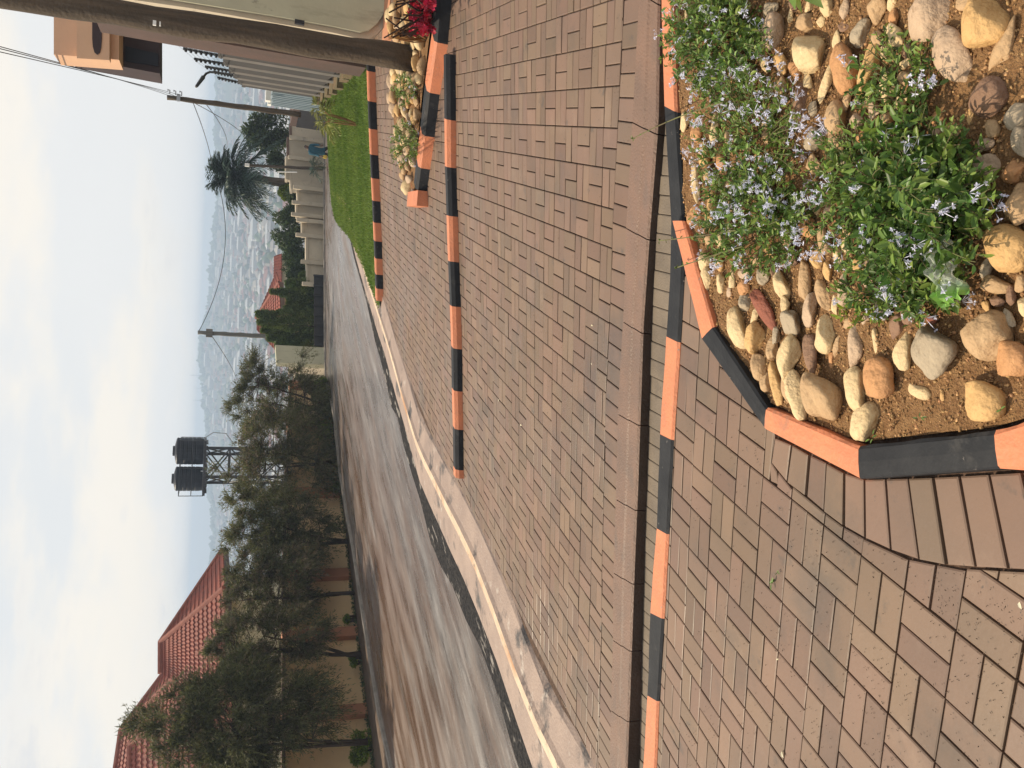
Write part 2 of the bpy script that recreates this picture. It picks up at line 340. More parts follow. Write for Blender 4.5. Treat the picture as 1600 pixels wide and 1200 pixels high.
# ------------------------------------------------------------------ road
RE = [(760, 975), (727, 900), (703, 850), (662, 760), (638, 680), (617, 600), (596, 530), (575, 462), (560, 410), (546, 355), (534, 330, 25.5), (524, 290, 30), (520, 230, 36), (518, 150, 42), (517, 60, 50)]
LE = [(612, 1188), (592, 1100), (572, 975), (560, 900), (550, 837), (532, 737), (524, 650), (519, 590, 38), (512, 500, 40), (510, 400, 42), (508, 300, 44.3), (507.5, 200, 46.3), (507, 100, 49), (507, 40, 51)]
def H3(p):
    if len(p) == 2: return hit(*p)
    q = at(*p); q.z = g(q.x, q.y); return q
re = [H3(p) for p in RE]; le = [H3(p) for p in LE]
d0 = (re[0]-re[2]); d0.normalize(); re = [re[0]+d0*9, hit(835, 1195)]+re
le = [le[0]+(le[0]-le[3]).normalized()*12]+le
rs = resample(re, 80); 
road = strip('road', re, le, M['asphalt'], .0, 90, 14)
# dark broken asphalt band along the right edge
inn = []
for i, p in enumerate(rs):
    t = (rs[min(i+1, 80)]-rs[max(i-1, 0)]).normalized(); nn = Vector((-t.y, t.x, 0)); wdt = .50+.09*math.sin(i*.9)+.07*math.sin(i*2.3+1)+rnd.uniform(-.05, .05)
    if p.y > 17: wdt *= .45
    inn.append(p+nn*wdt)
edge = strip('road_edge', [p+Vector((.03, 0, 0)) for p in rs], inn, M['asphalt_edge'], .012, 400, 3)
# concrete strip between road and paving, slightly raised and lipped
def offset(P, d):
    o = []
    for i, p in enumerate(P):
        t = (P[min(i+1, len(P)-1)]-P[max(i-1, 0)]); t.z = 0; t.normalize(); o.append(p+Vector((t.y, -t.x, 0))*d)
    return o
b = MB(); n_ = 60; P = rs[:n_]; prof = [(-.06, -.03), (-.03, .022), (.22, .030), (.46, .036), (.50, .066), (.62, .070), (.67, .045), (.96, .014), (1.02, -.03)]
for i, p in enumerate(P):
    t = (P[min(i+1, n_-1)]-P[max(i-1, 0)]); t.z = 0; t.normalize(); nn = Vector((t.y, -t.x, 0))
    for k, (o_, h_) in enumerate(prof):
        jit = .02*math.sin(i*1.7)+.018*math.sin(i*4.1+k) if k in (0, 1, 7, 8) else .004*math.sin(i*2.1)
        q = p+nn*(o_+jit); b.v.append((q.x, q.y, g(q.x, q.y)+h_))
k = len(prof)
for i in range(n_-1):
    for j in range(k-1): b.f.append((i*k+j, i*k+j+1, (i+1)*k+j+1, (i+1)*k+j)); b.mi.append(0 if j in (3, 4) else 1)
o = b.build('roadside_gutter', [M['cream_concrete'], M['apron_concrete']], smooth=False)
tag(o, 'long cream concrete gutter strip with chipped lip along the asphalt road', 'gutter')
# left kerb of the road and the verge behind it
lr = resample(le, 80); lo1 = offset(lr, -.10); 
b = MB()
for i, p in enumerate(lr):
    t = (lr[min(i+1, 80)]-lr[max(i-1, 0)]); t.z = 0; t.normalize(); nn = Vector((-t.y, t.x, 0))
    for o_, h_ in ((-.02, -.03), (0, .07), (.14, .08), (.16, -.03)):
        q = p+nn*(o_+.012*math.sin(i*3.1)); b.v.append((q.x, q.y, g(q.x, q.y)+h_+(.008*math.sin(i*5.3))))
for i in range(80):
    for j in range(3): b.f.append((i*4+j, (i+1)*4+j, (i+1)*4+j+1, i*4+j+1)); b.mi.append(0)
M['oldkerb'] = mat('old dirty kerb concrete', (.26, .23, .20), .9, (.15, .13, .11), 3, 8, bump=.5, bscale=30, extra=[((.30, .27, .23), 4, .6, .7, (1, 1, 1))])
tag(b.build('road_kerb', M['oldkerb']), 'worn grey kerb in shade between the road and the soil verge', 'kerb')

# ------------------------------------------------------------------ pavers
def clip(poly, a, b_, c):
    """keep a*x+b*y+c>=0"""
    o = []
    for i in range(len(poly)):
        p, q = poly[i], poly[(i+1) % len(poly)]; fp = a*p[0]+b_*p[1]+c; fq = a*q[0]+b_*q[1]+c
        if fp >= 0: o.append(p)
        if (fp >= 0) != (fq >= 0):
            t = fp/(fp-fq); o.append((p[0]+(q[0]-p[0])*t, p[1]+(q[1]-p[1])*t))
    return o
def inside(pt, poly):
    x, y = pt[0], pt[1]; c = False
    for i in range(len(poly)):
        x1, y1 = poly[i][0], poly[i][1]; x2, y2 = poly[i-1][0], poly[i-1][1]
        if (y1 > y) != (y2 > y) and x < (x2-x1)*(y-y1)/(y2-y1)+x1: c = not c
    return c
def area(P): return abs(sum(P[i-1][0]*P[i][1]-P[i][0]*P[i-1][1] for i in range(len(P)))/2)
class Pav:
    def __init__(s): s.v = []; s.f = []; s.t = []
    def paver(s, poly, zf, h=.0, gap=.0032, ch=.0045, dep=.02):
        if len(poly) < 3 or area(poly) < .0003: return
        cx = sum(p[0] for p in poly)/len(poly); cy = sum(p[1] for p in poly)/len(poly)
        A = sum(poly[i-1][0]*poly[i][1]-poly[i][0]*poly[i-1][1] for i in range(len(poly)))
        if A < 0: poly = poly[::-1]
        n = len(poly)
        def ins(d):
            o = []
            for i in range(n):
                p0, p1, p2 = poly[i-1], poly[i], poly[(i+1) % n]
                e1 = (p1[0]-p0[0], p1[1]-p0[1]); e2 = (p2[0]-p1[0], p2[1]-p1[1]); l1 = math.hypot(*e1) or 1; l2 = math.hypot(*e2) or 1
                n1 = (-e1[1]/l1, e1[0]/l1); n2 = (-e2[1]/l2, e2[0]/l2); k = 1+n1[0]*n2[0]+n1[1]*n2[1]
                if k < .3: k = .3
                o.append((p1[0]+(n1[0]+n2[0])*d/k, p1[1]+(n1[1]+n2[1])*d/k))
            return o
        dz = h+rnd.gauss(0, .0011); tx, ty = rnd.gauss(0, .006), rnd.gauss(0, .006)
        r0, r1 = ins(gap), ins(gap+ch); b = len(s.v); zt = lambda x, y: zf(x, y)+dz+tx*(x-cx)+ty*(y-cy)
        s.v += [(x, y, zf(x, y)+h-dep) for x, y in r0]+[(x, y, zt(x, y)-ch*.55) for x, y in r0]+[(x, y, zt(x, y)) for x, y in r1]
        s.f.append(tuple(b+2*n+i for i in range(n)))
        for i in range(n):
            j = (i+1) % n; s.f.append((b+i, b+j, b+n+j, b+n+i)); s.f.append((b+n+i, b+n+j, b+2*n+j, b+2*n+i))
        t = rnd.betavariate(2.2, 2.2); u = rnd.random(); s.t += [(t, u, 0, 1)]*(3*n)
    def build(s, name, m, **kw):
        me = bpy.data.meshes.new(name); me.from_pydata(s.v, [], s.f); me.materials.append(m)
        a = me.color_attributes.new('tint', 'FLOAT_COLOR', 'POINT'); a.data.foreach_set('color', np.asarray(s.t, np.float32).ravel())
        o = bpy.data.objects.new(name, me); C.objects.link(o); tag(o, **kw); return o
def halfplane(p, q, side):
    """line through p,q; keep the side containing point `side`"""
    a, b_ = -(q[1]-p[1]), q[0]-p[0]; c = -(a*p[0]+b_*p[1])
    if a*side[0]+b_*side[1]+c < 0: a, b_, c = -a, -b_, -c
    return a, b_, c
def cells(O, A, B, i0, i1, j0, j1, wobble=0):
    for i in range(i0, i1):
        for j in range(j0, j1):
            o = (O[0]+.2*(A[0]*i+B[0]*j), O[1]+.2*(A[1]*i+B[1]*j)); a = (.1*A[0], .1*A[1]); b_ = (.1*B[0], .1*B[1])
            P = lambda u, v: (o[0]+a[0]*u+b_[0]*v, o[1]+a[1]*u+b_[1]*v)
            if (i+j) % 2 == 0: yield [P(0, 0), P(2, 0), P(2, 1), P(0, 1)]; yield [P(0, 1), P(2, 1), P(2, 2), P(0, 2)]
            else: yield [P(0, 0), P(1, 0), P(1, 2), P(0, 2)]; yield [P(1, 0), P(2, 0), P(2, 2), P(1, 2)]
def vis(c, z, m=160):
    p = w2p((c[0], c[1], z)); return p[2] > .15 and -m < p[0] < 1600+m*2.2 and -620 < p[1] < 1200+m
def seg_clip(poly, line, side_pt):
    """clip by the piece of a gently bending line nearest to the polygon"""
    cx = sum(p[0] for p in poly)/len(poly); cy = sum(p[1] for p in poly)/len(poly); best = None
    for i in range(len(line)-1):
        mx_ = (line[i][0]+line[i+1][0])/2; my_ = (line[i][1]+line[i+1][1])/2; L_ = math.hypot(line[i+1][0]-line[i][0], line[i+1][1]-line[i][1])
        ux, uy = (line[i+1][0]-line[i][0])/L_, (line[i+1][1]-line[i][1])/L_; tt = (cx-line[i][0])*ux+(cy-line[i][1])*uy; over = max(0, -tt, tt-L_)
        if best is None or over < best[0]: best = (over, line[i], line[i+1])
    return clip(poly, *halfplane(best[1], best[2], side_pt))

# foreground paving
AF = nrm((-.2808, -.953, 0)); BF = nrm((-.9522, .2618, 0))
OF = (-.3209, 3.2049)
# planter outline at the top of its kerb
PO = [(1050, 345), (1096, 530), (1194, 670), (1343, 748), (1560, 732), (1700, 742)]
PI = [(1067, 345), (1114, 511), (1197, 636), (1341, 697), (1553, 673), (1700, 628)]
HK = .045
po = [hF(px, py, HK) for px, py in PO]; pi = [hF(px, py, HK) for px, py in PI]
# soldier course joints round the planter (inner end, outer end)
ZJ = [((308, 310), (285, 405)), ((355, 345), (335, 475)), ((440, 380), (415, 575)), ((525, 430), (508, 645)), ((610, 470), (598, 720)), ((700, 520), (698, 795)), ((800, 552), (803, 855)), ((905, 548), (932, 915)), ((1020, 545), (1078, 965)), ((1145, 540), (1215, 992)), ((1275, 533), (1360, 1003)), ((1425, 524), (1525, 1012)), ((1590, 514), (1705, 1020)), ((1770, 508), (1900, 1028)), ((1970, 505), (2110, 1036))]
ZJ = [(hF(1100+a[0]/3.2, 575+a[1]/3.2), hF(1100+c[0]/3.2, 575+c[1]/3.2)) for a, c in ZJ]
ring = [hF(1047, 345), hF(1078, 470), hF(1150, 620)]+[c for a, c in ZJ]
far_pt = (hF(1300, 300).x, hF(1300, 300).y)
hole = [(p.x, p.y) for p in po[:3]]+[(c.x, c.y) for a, c in ZJ[1:]]+[(far_pt[0]+3, far_pt[1]-6), (far_pt[0]+4, far_pt[1]+.5), (kn[2].x, kn[2].y)]
ringline = [(p.x, p.y) for p in po[:3]]+[(c.x, c.y) for a, c in ZJ[1:]]
knl = [(p.x, p.y) for p in kn]
pv = Pav(); below = (0, -50)
for poly in cells(OF, AF, BF, -10, 22, -8, 24):
    c = (sum(p[0] for p in poly)/4, sum(p[1] for p in poly)/4)
    if not vis(c, gF(*c)): continue
    poly = seg_clip(poly, knl, below)
    if len(poly) < 3: continue
    ins_ = [inside(p, hole) for p in poly]
    if all(ins_): continue
    if any(ins_):
        # clip away the part in the hole by its nearest edge
        best = None
        cx = sum(p[0] for p in poly)/len(poly); cy = sum(p[1] for p in poly)/len(poly)
        for i in range(len(ringline)-1):
            p, q = ringline[i], ringline[i+1]; L_ = math.hypot(q[0]-p[0], q[1]-p[1]); t = max(0, min(1, ((cx-p[0])*(q[0]-p[0])+(cy-p[1])*(q[1]-p[1]))/L_**2))
            d_ = math.hypot(cx-p[0]-t*(q[0]-p[0]), cy-p[1]-t*(q[1]-p[1]))
            if best is None or d_ < best[0]: best = (d_, p, q)
        # the outside of the planter ring lies towards the left/near side
        ref = hF(1150, 1000); poly = clip(poly, *halfplane(best[1], best[2], (ref.x, ref.y)))
    pv.paver(poly, gF)
for k in range(1, len(ZJ)-1):
    a0, c0 = ZJ[k]; a1, c1 = ZJ[k+1]
    pv.paver([(a0.x, a0.y), (a1.x, a1.y), (c1.x, c1.y), (c0.x, c0.y)], gF, gap=.005, h=rnd.uniform(0, .004))
pv.paver([(po[2].x, po[2].y), (ZJ[1][0].x, ZJ[1][0].y), (ZJ[1][1].x, ZJ[1][1].y)], gF, gap=.003)
pv.paver([(q_.x, q_.y) for q_ in (hF(1200, 716), hF(1212, 736), hF(1216, 758), hF(1203, 752))], gF, gap=.001, h=-.003)
# extra wedge pieces between the kerb and the soldier course
pv.build('forecourt_paving', M['paver'], label='reddish brown clay block paving laid in basketweave around the planter', cat='paving', kind='structure')
b = MB(); q = [Vector((-9, 7)), Vector((7, 2.4))]
fx = [p for p in kn]; V = [(p.x, p.y+.0, gF(p.x, p.y)-.012) for p in kn]; V += [(p.x, -1.2, gF(p.x, -1.2)-.012) for p in kn]; n2 = len(kn)
V += [(-9, kn[-1].y+.3, gF(-9, kn[-1].y+.3)-.012), (-9, -1.2, gF(-9, -1.2)-.012), (8, kn[0].y-.6, gF(8, kn[0].y-.6)-.012), (8, -1.2, gF(8, -1.2)-.012)]
b.add(V, [(i+n2, i, i+1, i+1+n2) if False else (i, i+1, i+1+n2, i+n2) for i in range(n2-1)]+[(n2-1, 2*n2, 2*n2+1, 2*n2-1), (2*n2+2, 0, n2, 2*n2+3)])
b.build('forecourt_bed', M['joint'])['kind'] = 'structure'

# driveway paving
nM = (-.125, .089, .988)
AM = nrm((-.2818, -.958, 0)); BM = nrm((-.9512, .2725, 0)); OM = (1.8341, 4.9075)
lfl = [(p.x, p.y) for p in lf]; away = (0, 80)
sold = offset([Vector(p) for p in lf], -.205) if False else None
sol_in = []
for i, p in enumerate(lf):
    t = (lf[min(i+1, len(lf)-1)]-lf[max(i-1, 0)]); t.z = 0; t.normalize(); nn = Vector((-t.y, t.x, 0)); nn = nn if nn.y > 0 else -nn
    sol_in.append((p.x+nn.x*.205, p.y+nn.y*.205))
gut = offset(rs, .97); gutl = [(p.x, p.y) for p in gut[::4]]
LAWN = [(598, 482), (588, 455), (575, 420), (552, 372), (540, 345, 23.5), (530, 318, 26), (524, 285, 29), (519, 230, 32), (517, 180, 31), (512, 150, 23.3), (522, 140, 21), (535, 125, 18.2), (553, 104, 15.7), (566, 60), (570, -60), (583, -60), (583, 60), (586, 160), (589, 240), (593, 320), (597, 400), (598.5, 470)]
lawn = [H3(p) for p in LAWN]; lawnl = [(p.x, p.y) for p in lawn]
K3 = [(582, -70), (583, 60), (586, 160), (589, 240), (593, 320), (597, 400), (598.5, 470)]
k3 = [hit(*p) for p in K3]; k3l = [(p.x, p.y) for p in k3]
rr = (20, 5)
pv = Pav()
for poly in cells(OM, AM, BM, -75, 18, -30, 46):
    c = (sum(p[0] for p in poly)/4, sum(p[1] for p in poly)/4)
    if c[1] > 22 or not vis(c, gM(*c), 120): continue
    if inside(c, lawnl) : continue
    if not c[1]*1.0 > sum(1 for _ in ())+0: continue
    poly = seg_clip(poly, sol_in, away)
    if len(poly) < 3: continue
    poly = seg_clip(poly, gutl, rr)
    if len(poly) < 3: continue
    poly = seg_clip(poly, k3l, (0, -50)) if c[1] > 9 else poly
    if len(poly) < 3: continue
    pv.paver(poly, gM, gap=.0036)
# soldier course along the drain
for i in range(len(lf)-1):
    p0, p1 = Vector((lf[i].x, lf[i].y)), Vector((lf[i+1].x, lf[i+1].y)); q0, q1 = Vector(sol_in[i]), Vector(sol_in[i+1]); n_ = max(1, round((p1-p0).length/.102))
    for k in range(n_):
        a, c = p0.lerp(p1, k/n_), p0.lerp(p1, (k+1)/n_); d_, e = q0.lerp(q1, k/n_), q0.lerp(q1, (k+1)/n_)
        pv.paver([tuple(a), tuple(c), tuple(e), tuple(d_)], gM, gap=.0036)
pv.build('driveway_paving', M['paver'], kind='structure')
b = MB()
ob = [Vector((p[0], p[1], 0)) for p in lfl]
for dy in (-.0, 4, 8, 12, 16, 20):
    for p in ob: b.v.append((p.x, p.y+dy, gM(p.x, p.y+dy)-.012))
nn_ = len(ob)
for j in range(5):
    for i in range(nn_-1): b.f.append((j*nn_+i, j*nn_+i+1, (j+1)*nn_+i+1, (j+1)*nn_+i)); b.mi.append(0)
# keep the sand bed off the road: only cells right of the gutter
keep = []
for f in b.f:
    cx = sum(b.v[i][0] for i in f)/4; cy = sum(b.v[i][1] for i in f)/4; keep.append(f)
# the bed as a loft between the drain line and the gutter line instead
b = MB()
far = [Vector((p[0], p[1], 0)) for p in [(lf[-1].x-1.0, lf[-1].y+.3)]]
gpts = resample([p for p in gut if p.y > 3.0][:62], 40); kpts = resample([hit(*p) for p in K3][::-1], 40)
path_out = resample([Vector((lf[-1].x-.6, lf[-1].y, 0))]+[Vector((p.x, p.y, 0)) for p in gpts if p.y < kpts[0].y]+[Vector((p.x, p.y, 0)) for p in kpts], 80)
path_in = resample([Vector((p.x, p.y, 0)) for p in lf][::-1], 80)
for p, q in zip(path_in, path_out):
    for j in range(13):
        r = p.lerp(q, j/12); b.v.append((r.x, r.y, g(r.x, r.y)-.012))
for i in range(80):
    for j in range(12): b.f.append((i*13+j, i*13+j+1, (i+1)*13+j+1, (i+1)*13+j)); b.mi.append(0)
b.build('driveway_bed', M['joint'])['kind'] = 'structure'

# ------------------------------------------------------------------ drain channel
root = empty('drain_channel', ln[5], 'shallow open drain with a brown concrete lip between driveway and forecourt', 'drain')
cuts = [-400, -280, -160, -10, 192, 357, 503, 647, 780, 895, 1000, 1110, 1225, 1335]
def on(poly, py, h, f):
    for i in range(len(poly)-1):
        if poly[i][1] <= py <= poly[i+1][1]:
            t = (py-poly[i][1])/(poly[i+1][1]-poly[i][1]); return hit(poly[i][0]+(poly[i+1][0]-poly[i][0])*t, py, h, f)
    return hit(poly[-1][0], py, h, f)
for a, c in zip(cuts[:-1], cuts[1:]):
    b = MB(); m_ = 6
    for k in range(m_+1):
        py = a+(c-a)*(k/m_)
        skew = 18
        p = on(LIPF, py, 0, gM); q = on(LIPN, py+skew, 0, gM)
        e = (p-q)*.0
        def P(t, dz): r = p.lerp(q, t); return (r.x, r.y, gM(r.x, r.y)+dz)
        b.v += [P(0, -.05), P(0, .010), P(.5, .012), P(.56, .006), P(.95, .006), P(1.0, -.004), P(1.02, -.16)]
    for k in range(m_):
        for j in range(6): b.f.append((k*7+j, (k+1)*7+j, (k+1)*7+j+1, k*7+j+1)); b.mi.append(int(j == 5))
    b.f += [tuple(range(7)), tuple(range(m_*7+6, m_*7-1, -1))]; b.mi += [0, 0]
    # pull the ends 2 mm apart for the joints
    v0 = Vector(b.v[2]); v1 = Vector(b.v[m_*7+2]); d_ = (v1-v0).normalized()*.003
    for j in range(7):
        b.v[j] = tuple(Vector(b.v[j])+d_); b.v[m_*7+j] = tuple(Vector(b.v[m_*7+j])-d_)
    b.build('edge_slab', [M['concrete'], M['lip_shade']], root)
b = MB(); DEP = .035
for k in range(len(ln)):
    p, q = ln[k], kf[k]
    for t in (0, .5, 1): r = p.lerp(q, t) if t < 1 else q; b.v.append((r.x-(0 if t else 0), r.y, min(gM(r.x, r.y), gF(r.x, r.y))-DEP-.012))
for k in range(len(ln)-1):
    for j in range(2): b.f.append((k*3+j, (k+1)*3+j, (k+1)*3+j+1, k*3+j+1)); b.mi.append(0)
b.build('channel_bed', M['joint'], root)
pv = Pav()
def zfl(x, y): return min(gM(x, y), gF(x, y))-DEP
fa = resample([Vector((p.x, p.y, 0)) for p in ln], 130); fb = resample([Vector((p.x, p.y, 0)) for p in kf], 130)
for k in range(65):
    pv.paver([(fa[2*k].x, fa[2*k].y), (fa[2*k+2].x, fa[2*k+2].y), (fb[2*k+2].x, fb[2*k+2].y), (fb[2*k].x, fb[2*k].y)], zfl, gap=.0018)
o = pv.build('channel_floor', M['greypaver']); o.parent = root; o.matrix_parent_inverse = Matrix.Translation(-Vector(root.location))

# ------------------------------------------------------------------ painted kerbs
def kerb_run(root, far_, near_, cuts_, cols, f, top, foot, name='kerb_block', chamf=.012, labels=True, inner=.0):
    """blocks of a painted kerb: far_/near_ are photo lines of the kerb top edges, cuts_ the joint rows"""
    for k in range(len(cuts_)-1):
        a, c = cuts_[k], cuts_[k+1]; b = MB(); m_ = 4
        for s in range(m_+1):
            py = a+(c-a)*s/m_; p = on(far_, py, top, f); q = on(near_, py+(10 if k or s else 10), top, f)
            dn = (q-p); dn.z = 0; wd = dn.length; dn.normalize(); j = .0012*math.sin(s*2.1+k)
            sec = [(0, -foot), (0, -chamf), (chamf, 0), (wd-chamf, 0), (wd, -chamf), (wd, -foot)]
            for o_, h_ in sec:
                r = p+dn*o_; b.v.append((r.x, r.y, f(r.x, r.y)+top+h_+j*(h_ > -chamf*1.5)))
        for s in range(m_):
            for j in range(5): b.f.append((s*6+j, (s+1)*6+j, (s+1)*6+j+1, s*6+j+1)); b.mi.append(0)
        b.f += [tuple(range(6)), tuple(range(m_*6+5, m_*6-1, -1))]; b.mi += [0, 0]
        o = b.build(name, M[cols[k]], root)
        if labels: o['label'] = ('orange' if cols[k] == 'orange' else 'black')+' painted kerb block'
rt = empty('painted_kerb', kn[5], 'flush orange and black kerb along the near side of the open drain', 'kerb')
cc = [-400, 165, 525, 678, 825, 957, 1086, 1215, 1340]
kerb_run(rt, KF, KN, cc, ['orange', 'black', 'orange', 'black', 'orange', 'black', 'orange', 'black'], gF, .012, .15)
# planter kerb: five faceted blocks
rt = empty('planter_kerb', po[2], 'wide angular orange and black kerb around the stone planter', 'kerb')
pj = [(0, 'orange'), (1, 'black'), (2, 'orange'), (3, 'black'), (4, 'orange')]
for i, cn in pj:
    a, c, d_, e = po[i], po[i+1], pi[i+1], pi[i]; b = MB(); m_ = 8
    for s in range(m_+1):
        t = s/m_; p = a.lerp(c, t); q = e.lerp(d_, t); dn = (q-p); dn.z = 0; wd = dn.length; dn.normalize(); j = .0018*math.sin(s*1.9+i*2)
        chf = .006 if i != 3 else .004
        for o_, h_ in ((-.004, -.2), (0, -chf), (chf, 0), (wd*.5, .002), (wd-.01, 0), (wd+j, -.008), (wd+j, -.2)):
            r = p+dn*o_; b.v.append((r.x, r.y, gF(r.x, r.y)+HK+h_+j*.4*(h_ > -.1)))
    for s in range(m_):
        for j in range(6): b.f.append((s*7+j, s*7+j+1, (s+1)*7+j+1, (s+1)*7+j)); b.mi.append(0)
    b.f += [tuple(range(6, -1, -1)), tuple(range(m_*7, m_*7+7))]; b.mi += [0, 0]
    o = b.build('kerb_block', M[cn], rt); o['label'] = cn+' painted kerb block'
# kerb across the driveway (near foot line)
def upstand(root, foot_line, cuts_, cols, f, ht, wid, ch=.03, chf=.02):
    def pt(py): return on(foot_line, py, 0, f)
    for k in range(len(cuts_)-1):
        a, c = cuts_[k], cuts_[k+1]; b = MB(); m_ = 4
        for s in range(m_+1):
            py = a+(c-a)*s/m_; p = pt(py); t = pt(py+4)-pt(py-4); t.z = 0; t.normalize(); nn = Vector((-t.y, t.x, 0)); nn = nn if nn.y > 0 else -nn
            for o_, h_ in ((0, -.06), (.004, ht-ch), (ch*.8, ht), (wid-chf, ht), (wid, ht-chf), (wid, -.06)):
                r = p+nn*o_; b.v.append((r.x, r.y, f(r.x, r.y)+h_))
        for s in range(m_):
            for j in range(5): b.f.append((s*6+j, s*6+j+1, (s+1)*6+j+1, (s+1)*6+j)); b.mi.append(0)
        b.f += [tuple(range(5, -1, -1)), tuple(range(m_*6, m_*6+6))]; b.mi += [0, 0]
        b.build('kerb_block', M[cols[k]], root)['label'] = ('orange' if cols[k] == 'orange' else 'black')+' painted kerb block'
K2 = [(711, 60), (712, 88), (713, 263), (717, 400), (720, 480), (722, 545), (722.6, 612), (724, 672), (724.5, 735), (725, 752)]
rt = empty('painted_kerb', hM(720, 480), 'long straight orange and black kerb crossing the paved driveway', 'kerb')
cc = [86, 189, 263, 339, 410, 480, 546, 612, 672, 735, 748]
upstand(rt, K2, cc, ['black', 'orange']*5, gM, .085, .15, .035, .02)
K3b = [(585, -70), (585, 60), (588, 160), (591, 240), (594.5, 320), (597.5, 400), (598.6, 440), (599, 475)]
rt = empty('painted_kerb', hit(597, 400), 'orange and black kerb along the near edge of the green lawn', 'kerb')
cc = [-60, 0, 60, 113, 160, 203, 243, 280, 315, 349, 378, 405, 430, 452, 471]
upstand(rt, K3b, cc, ['orange', 'black', 'orange', 'black']+['orange', 'black']*5, g, .13, .15, .02, .02) if False else upstand(rt, K3b, cc, ['black', 'orange', 'black', 'orange', 'black', 'orange', 'black', 'orange', 'black', 'orange', 'black', 'orange', 'black', 'orange'], g, .12, .16, .02, .02)

# ------------------------------------------------------------------ lawn
def fan(name, P, m, dz, f, kind='structure', n=26):
    xs_ = [p[0] for p in P]; ys_ = [p[1] for p in P]; x0, x1, y0, y1 = min(xs_), max(xs_), min(ys_), max(ys_); b = MB()
    import bmesh
    bm = bmesh.new(); vs = [bm.verts.new((p[0], p[1], 0)) for p in P]; bm.faces.new(vs)
    bmesh.ops.triangulate(bm, faces=bm.faces[:])
    for k in range(1, n):
        for co, no in (((x0+(x1-x0)*k/n, 0, 0), (1, 0, 0)), ((0, y0+(y1-y0)*k/n, 0), (0, 1, 0))):
            bmesh.ops.bisect_plane(bm, geom=bm.verts[:]+bm.edges[:]+bm.faces[:], plane_co=co, plane_no=no)
    for v in bm.verts: v.co.z = f(v.co.x, v.co.y)+dz(v.co.x, v.co.y) if callable(dz) else f(v.co.x, v.co.y)+dz
    for fc in bm.faces:
        if fc.normal.z < 0: fc.normal_flip()
    me = bpy.data.meshes.new(name); bm.normal_update()
    for fc in bm.faces:
        if fc.normal.z < 0: fc.normal_flip()
        fc.smooth = True
    bm.to_mesh(me); bm.free(); me.materials.append(m); o = bpy.data.objects.new(name, me); C.objects.link(o); o['kind'] = kind; return o
fan('lawn', lawnl, M['soilgrass'], .06, g)
def scatter(poly, n, dens=None):
    xs_ = [p[0] for p in poly]; ys_ = [p[1] for p in poly]; o = []
    while len(o) < n:
        x = rnd.uniform(min(xs_), max(xs_)); y = rnd.uniform(min(ys_), max(ys_))
        if dens and rnd.random() > dens(x, y): continue
        if inside((x, y), poly): o.append((x, y))
    return o
pts = scatter(lawnl, 60000, lambda x, y: min(1, (16/max(y, 8))**1.5))
P = np.array([(x, y, g(x, y)+.055) for x, y in pts]); D = rv(len(P))*.45+[0, 0, 1]; far_s = np.clip(P[:, 1]/14, 1, 2.2)
V, Fi, T = leaves(P, D, rng.uniform(.035, .075, len(P))*far_s**.5, .012*far_s, up=rv(len(P)), fold=0, near=False)
npmesh('lawn_grass', V, Fi, M['grass'], tint=T)['kind'] = 'stuff'
# ================================================================== WALLS, HOUSES, POLES
M['ochre'] = mat('ochre wall plaster', (.82, .58, .32), .9, (.70, .49, .28), .7, 7, (.35, .7), bump=.2, bscale=20, extra=[((.30, .20, .13), 1.2, .60, .80, (1, 1, .3))])
M['terra'] = mat('terracotta plaster', (.50, .23, .13), .9, (.41, .19, .11), 1.5, 6, bump=.2, bscale=20)
M['coping'] = mat('brown coping', (.12, .075, .055), .9, (.18, .12, .09), 2, 6, bump=.3, bscale=20)
M['cream'] = mat('cream wall paint', (.50, .48, .34), .8, (.40, .38, .27), .9, 7, (.4, .75), bump=.2, bscale=15, extra=[((.24, .22, .16), 1.6, .56, .78, (.5, .5, 2.2)), ((.16, .14, .11), 7, .66, .76, (1, 1, 2))])
M['greywall'] = mat('grey beige render', (.52, .45, .34), .9, (.42, .365, .28), .8, 7, bump=.25, bscale=15, extra=[((.24, .21, .17), 1.4, .58, .75, (1, 1, .3))])
M['fence'] = mat('grey fence panel', (.055, .048, .046), .8, (.04, .036, .034), 1.2, 6, bump=.2, bscale=15)
M['fence_light'] = mat('fence rib', (.27, .24, .22), .8, (.22, .20, .18), 2, 5)
M['bluemetal'] = mat('pale blue sheet metal', (.34, .40, .45), .45, (.28, .34, .38), 3, 5, metal=.1)
M['brickbase'] = mat('mossy stone', (.17, .11, .06), .95, (.10, .09, .045), 4, 7, bump=.8, bscale=20)
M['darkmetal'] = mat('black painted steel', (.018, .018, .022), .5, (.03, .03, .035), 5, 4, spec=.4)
M['whitepart'] = mat('white paint', (.75, .74, .7), .6)
M['tank'] = mat('black plastic tank', (.009, .011, .018), .5, (.014, .016, .024), 2, 4, spec=.25)
M['galv'] = mat('galvanised steel', (.35, .37, .40), .45, metal=.5)
M['tile'] = mat('clay roof tile', (.29, .082, .055), .8, (.20, .066, .05), 1.2, 7, (.35, .7), bump=.3, bscale=10, extra=[((.13, .06, .05), 4, .54, .70, (1, 1, 1)), ((.09, .06, .05), .9, .56, .72, (1, 1, 1))])
M['ridge'] = mat('ridge tile', (.22, .08, .06), .8, (.32, .12, .085), 2, 6, bump=.3, bscale=20)
M['fascia'] = mat('dark timber fascia', (.05, .03, .025), .7)
M['wood'] = mat('weathered pole timber', (.10, .072, .048), .85, (.052, .04, .028), 1.0, 8, (.35, .65), bump=.6, bscale=25, stretch=(.06, .06, .9), extra=[((.18, .15, .125), 1.0, .55, .75, (.25, .25, 3)), ((.02, .015, .012), 1.0, .63, .70, (.02, .02, .8))])
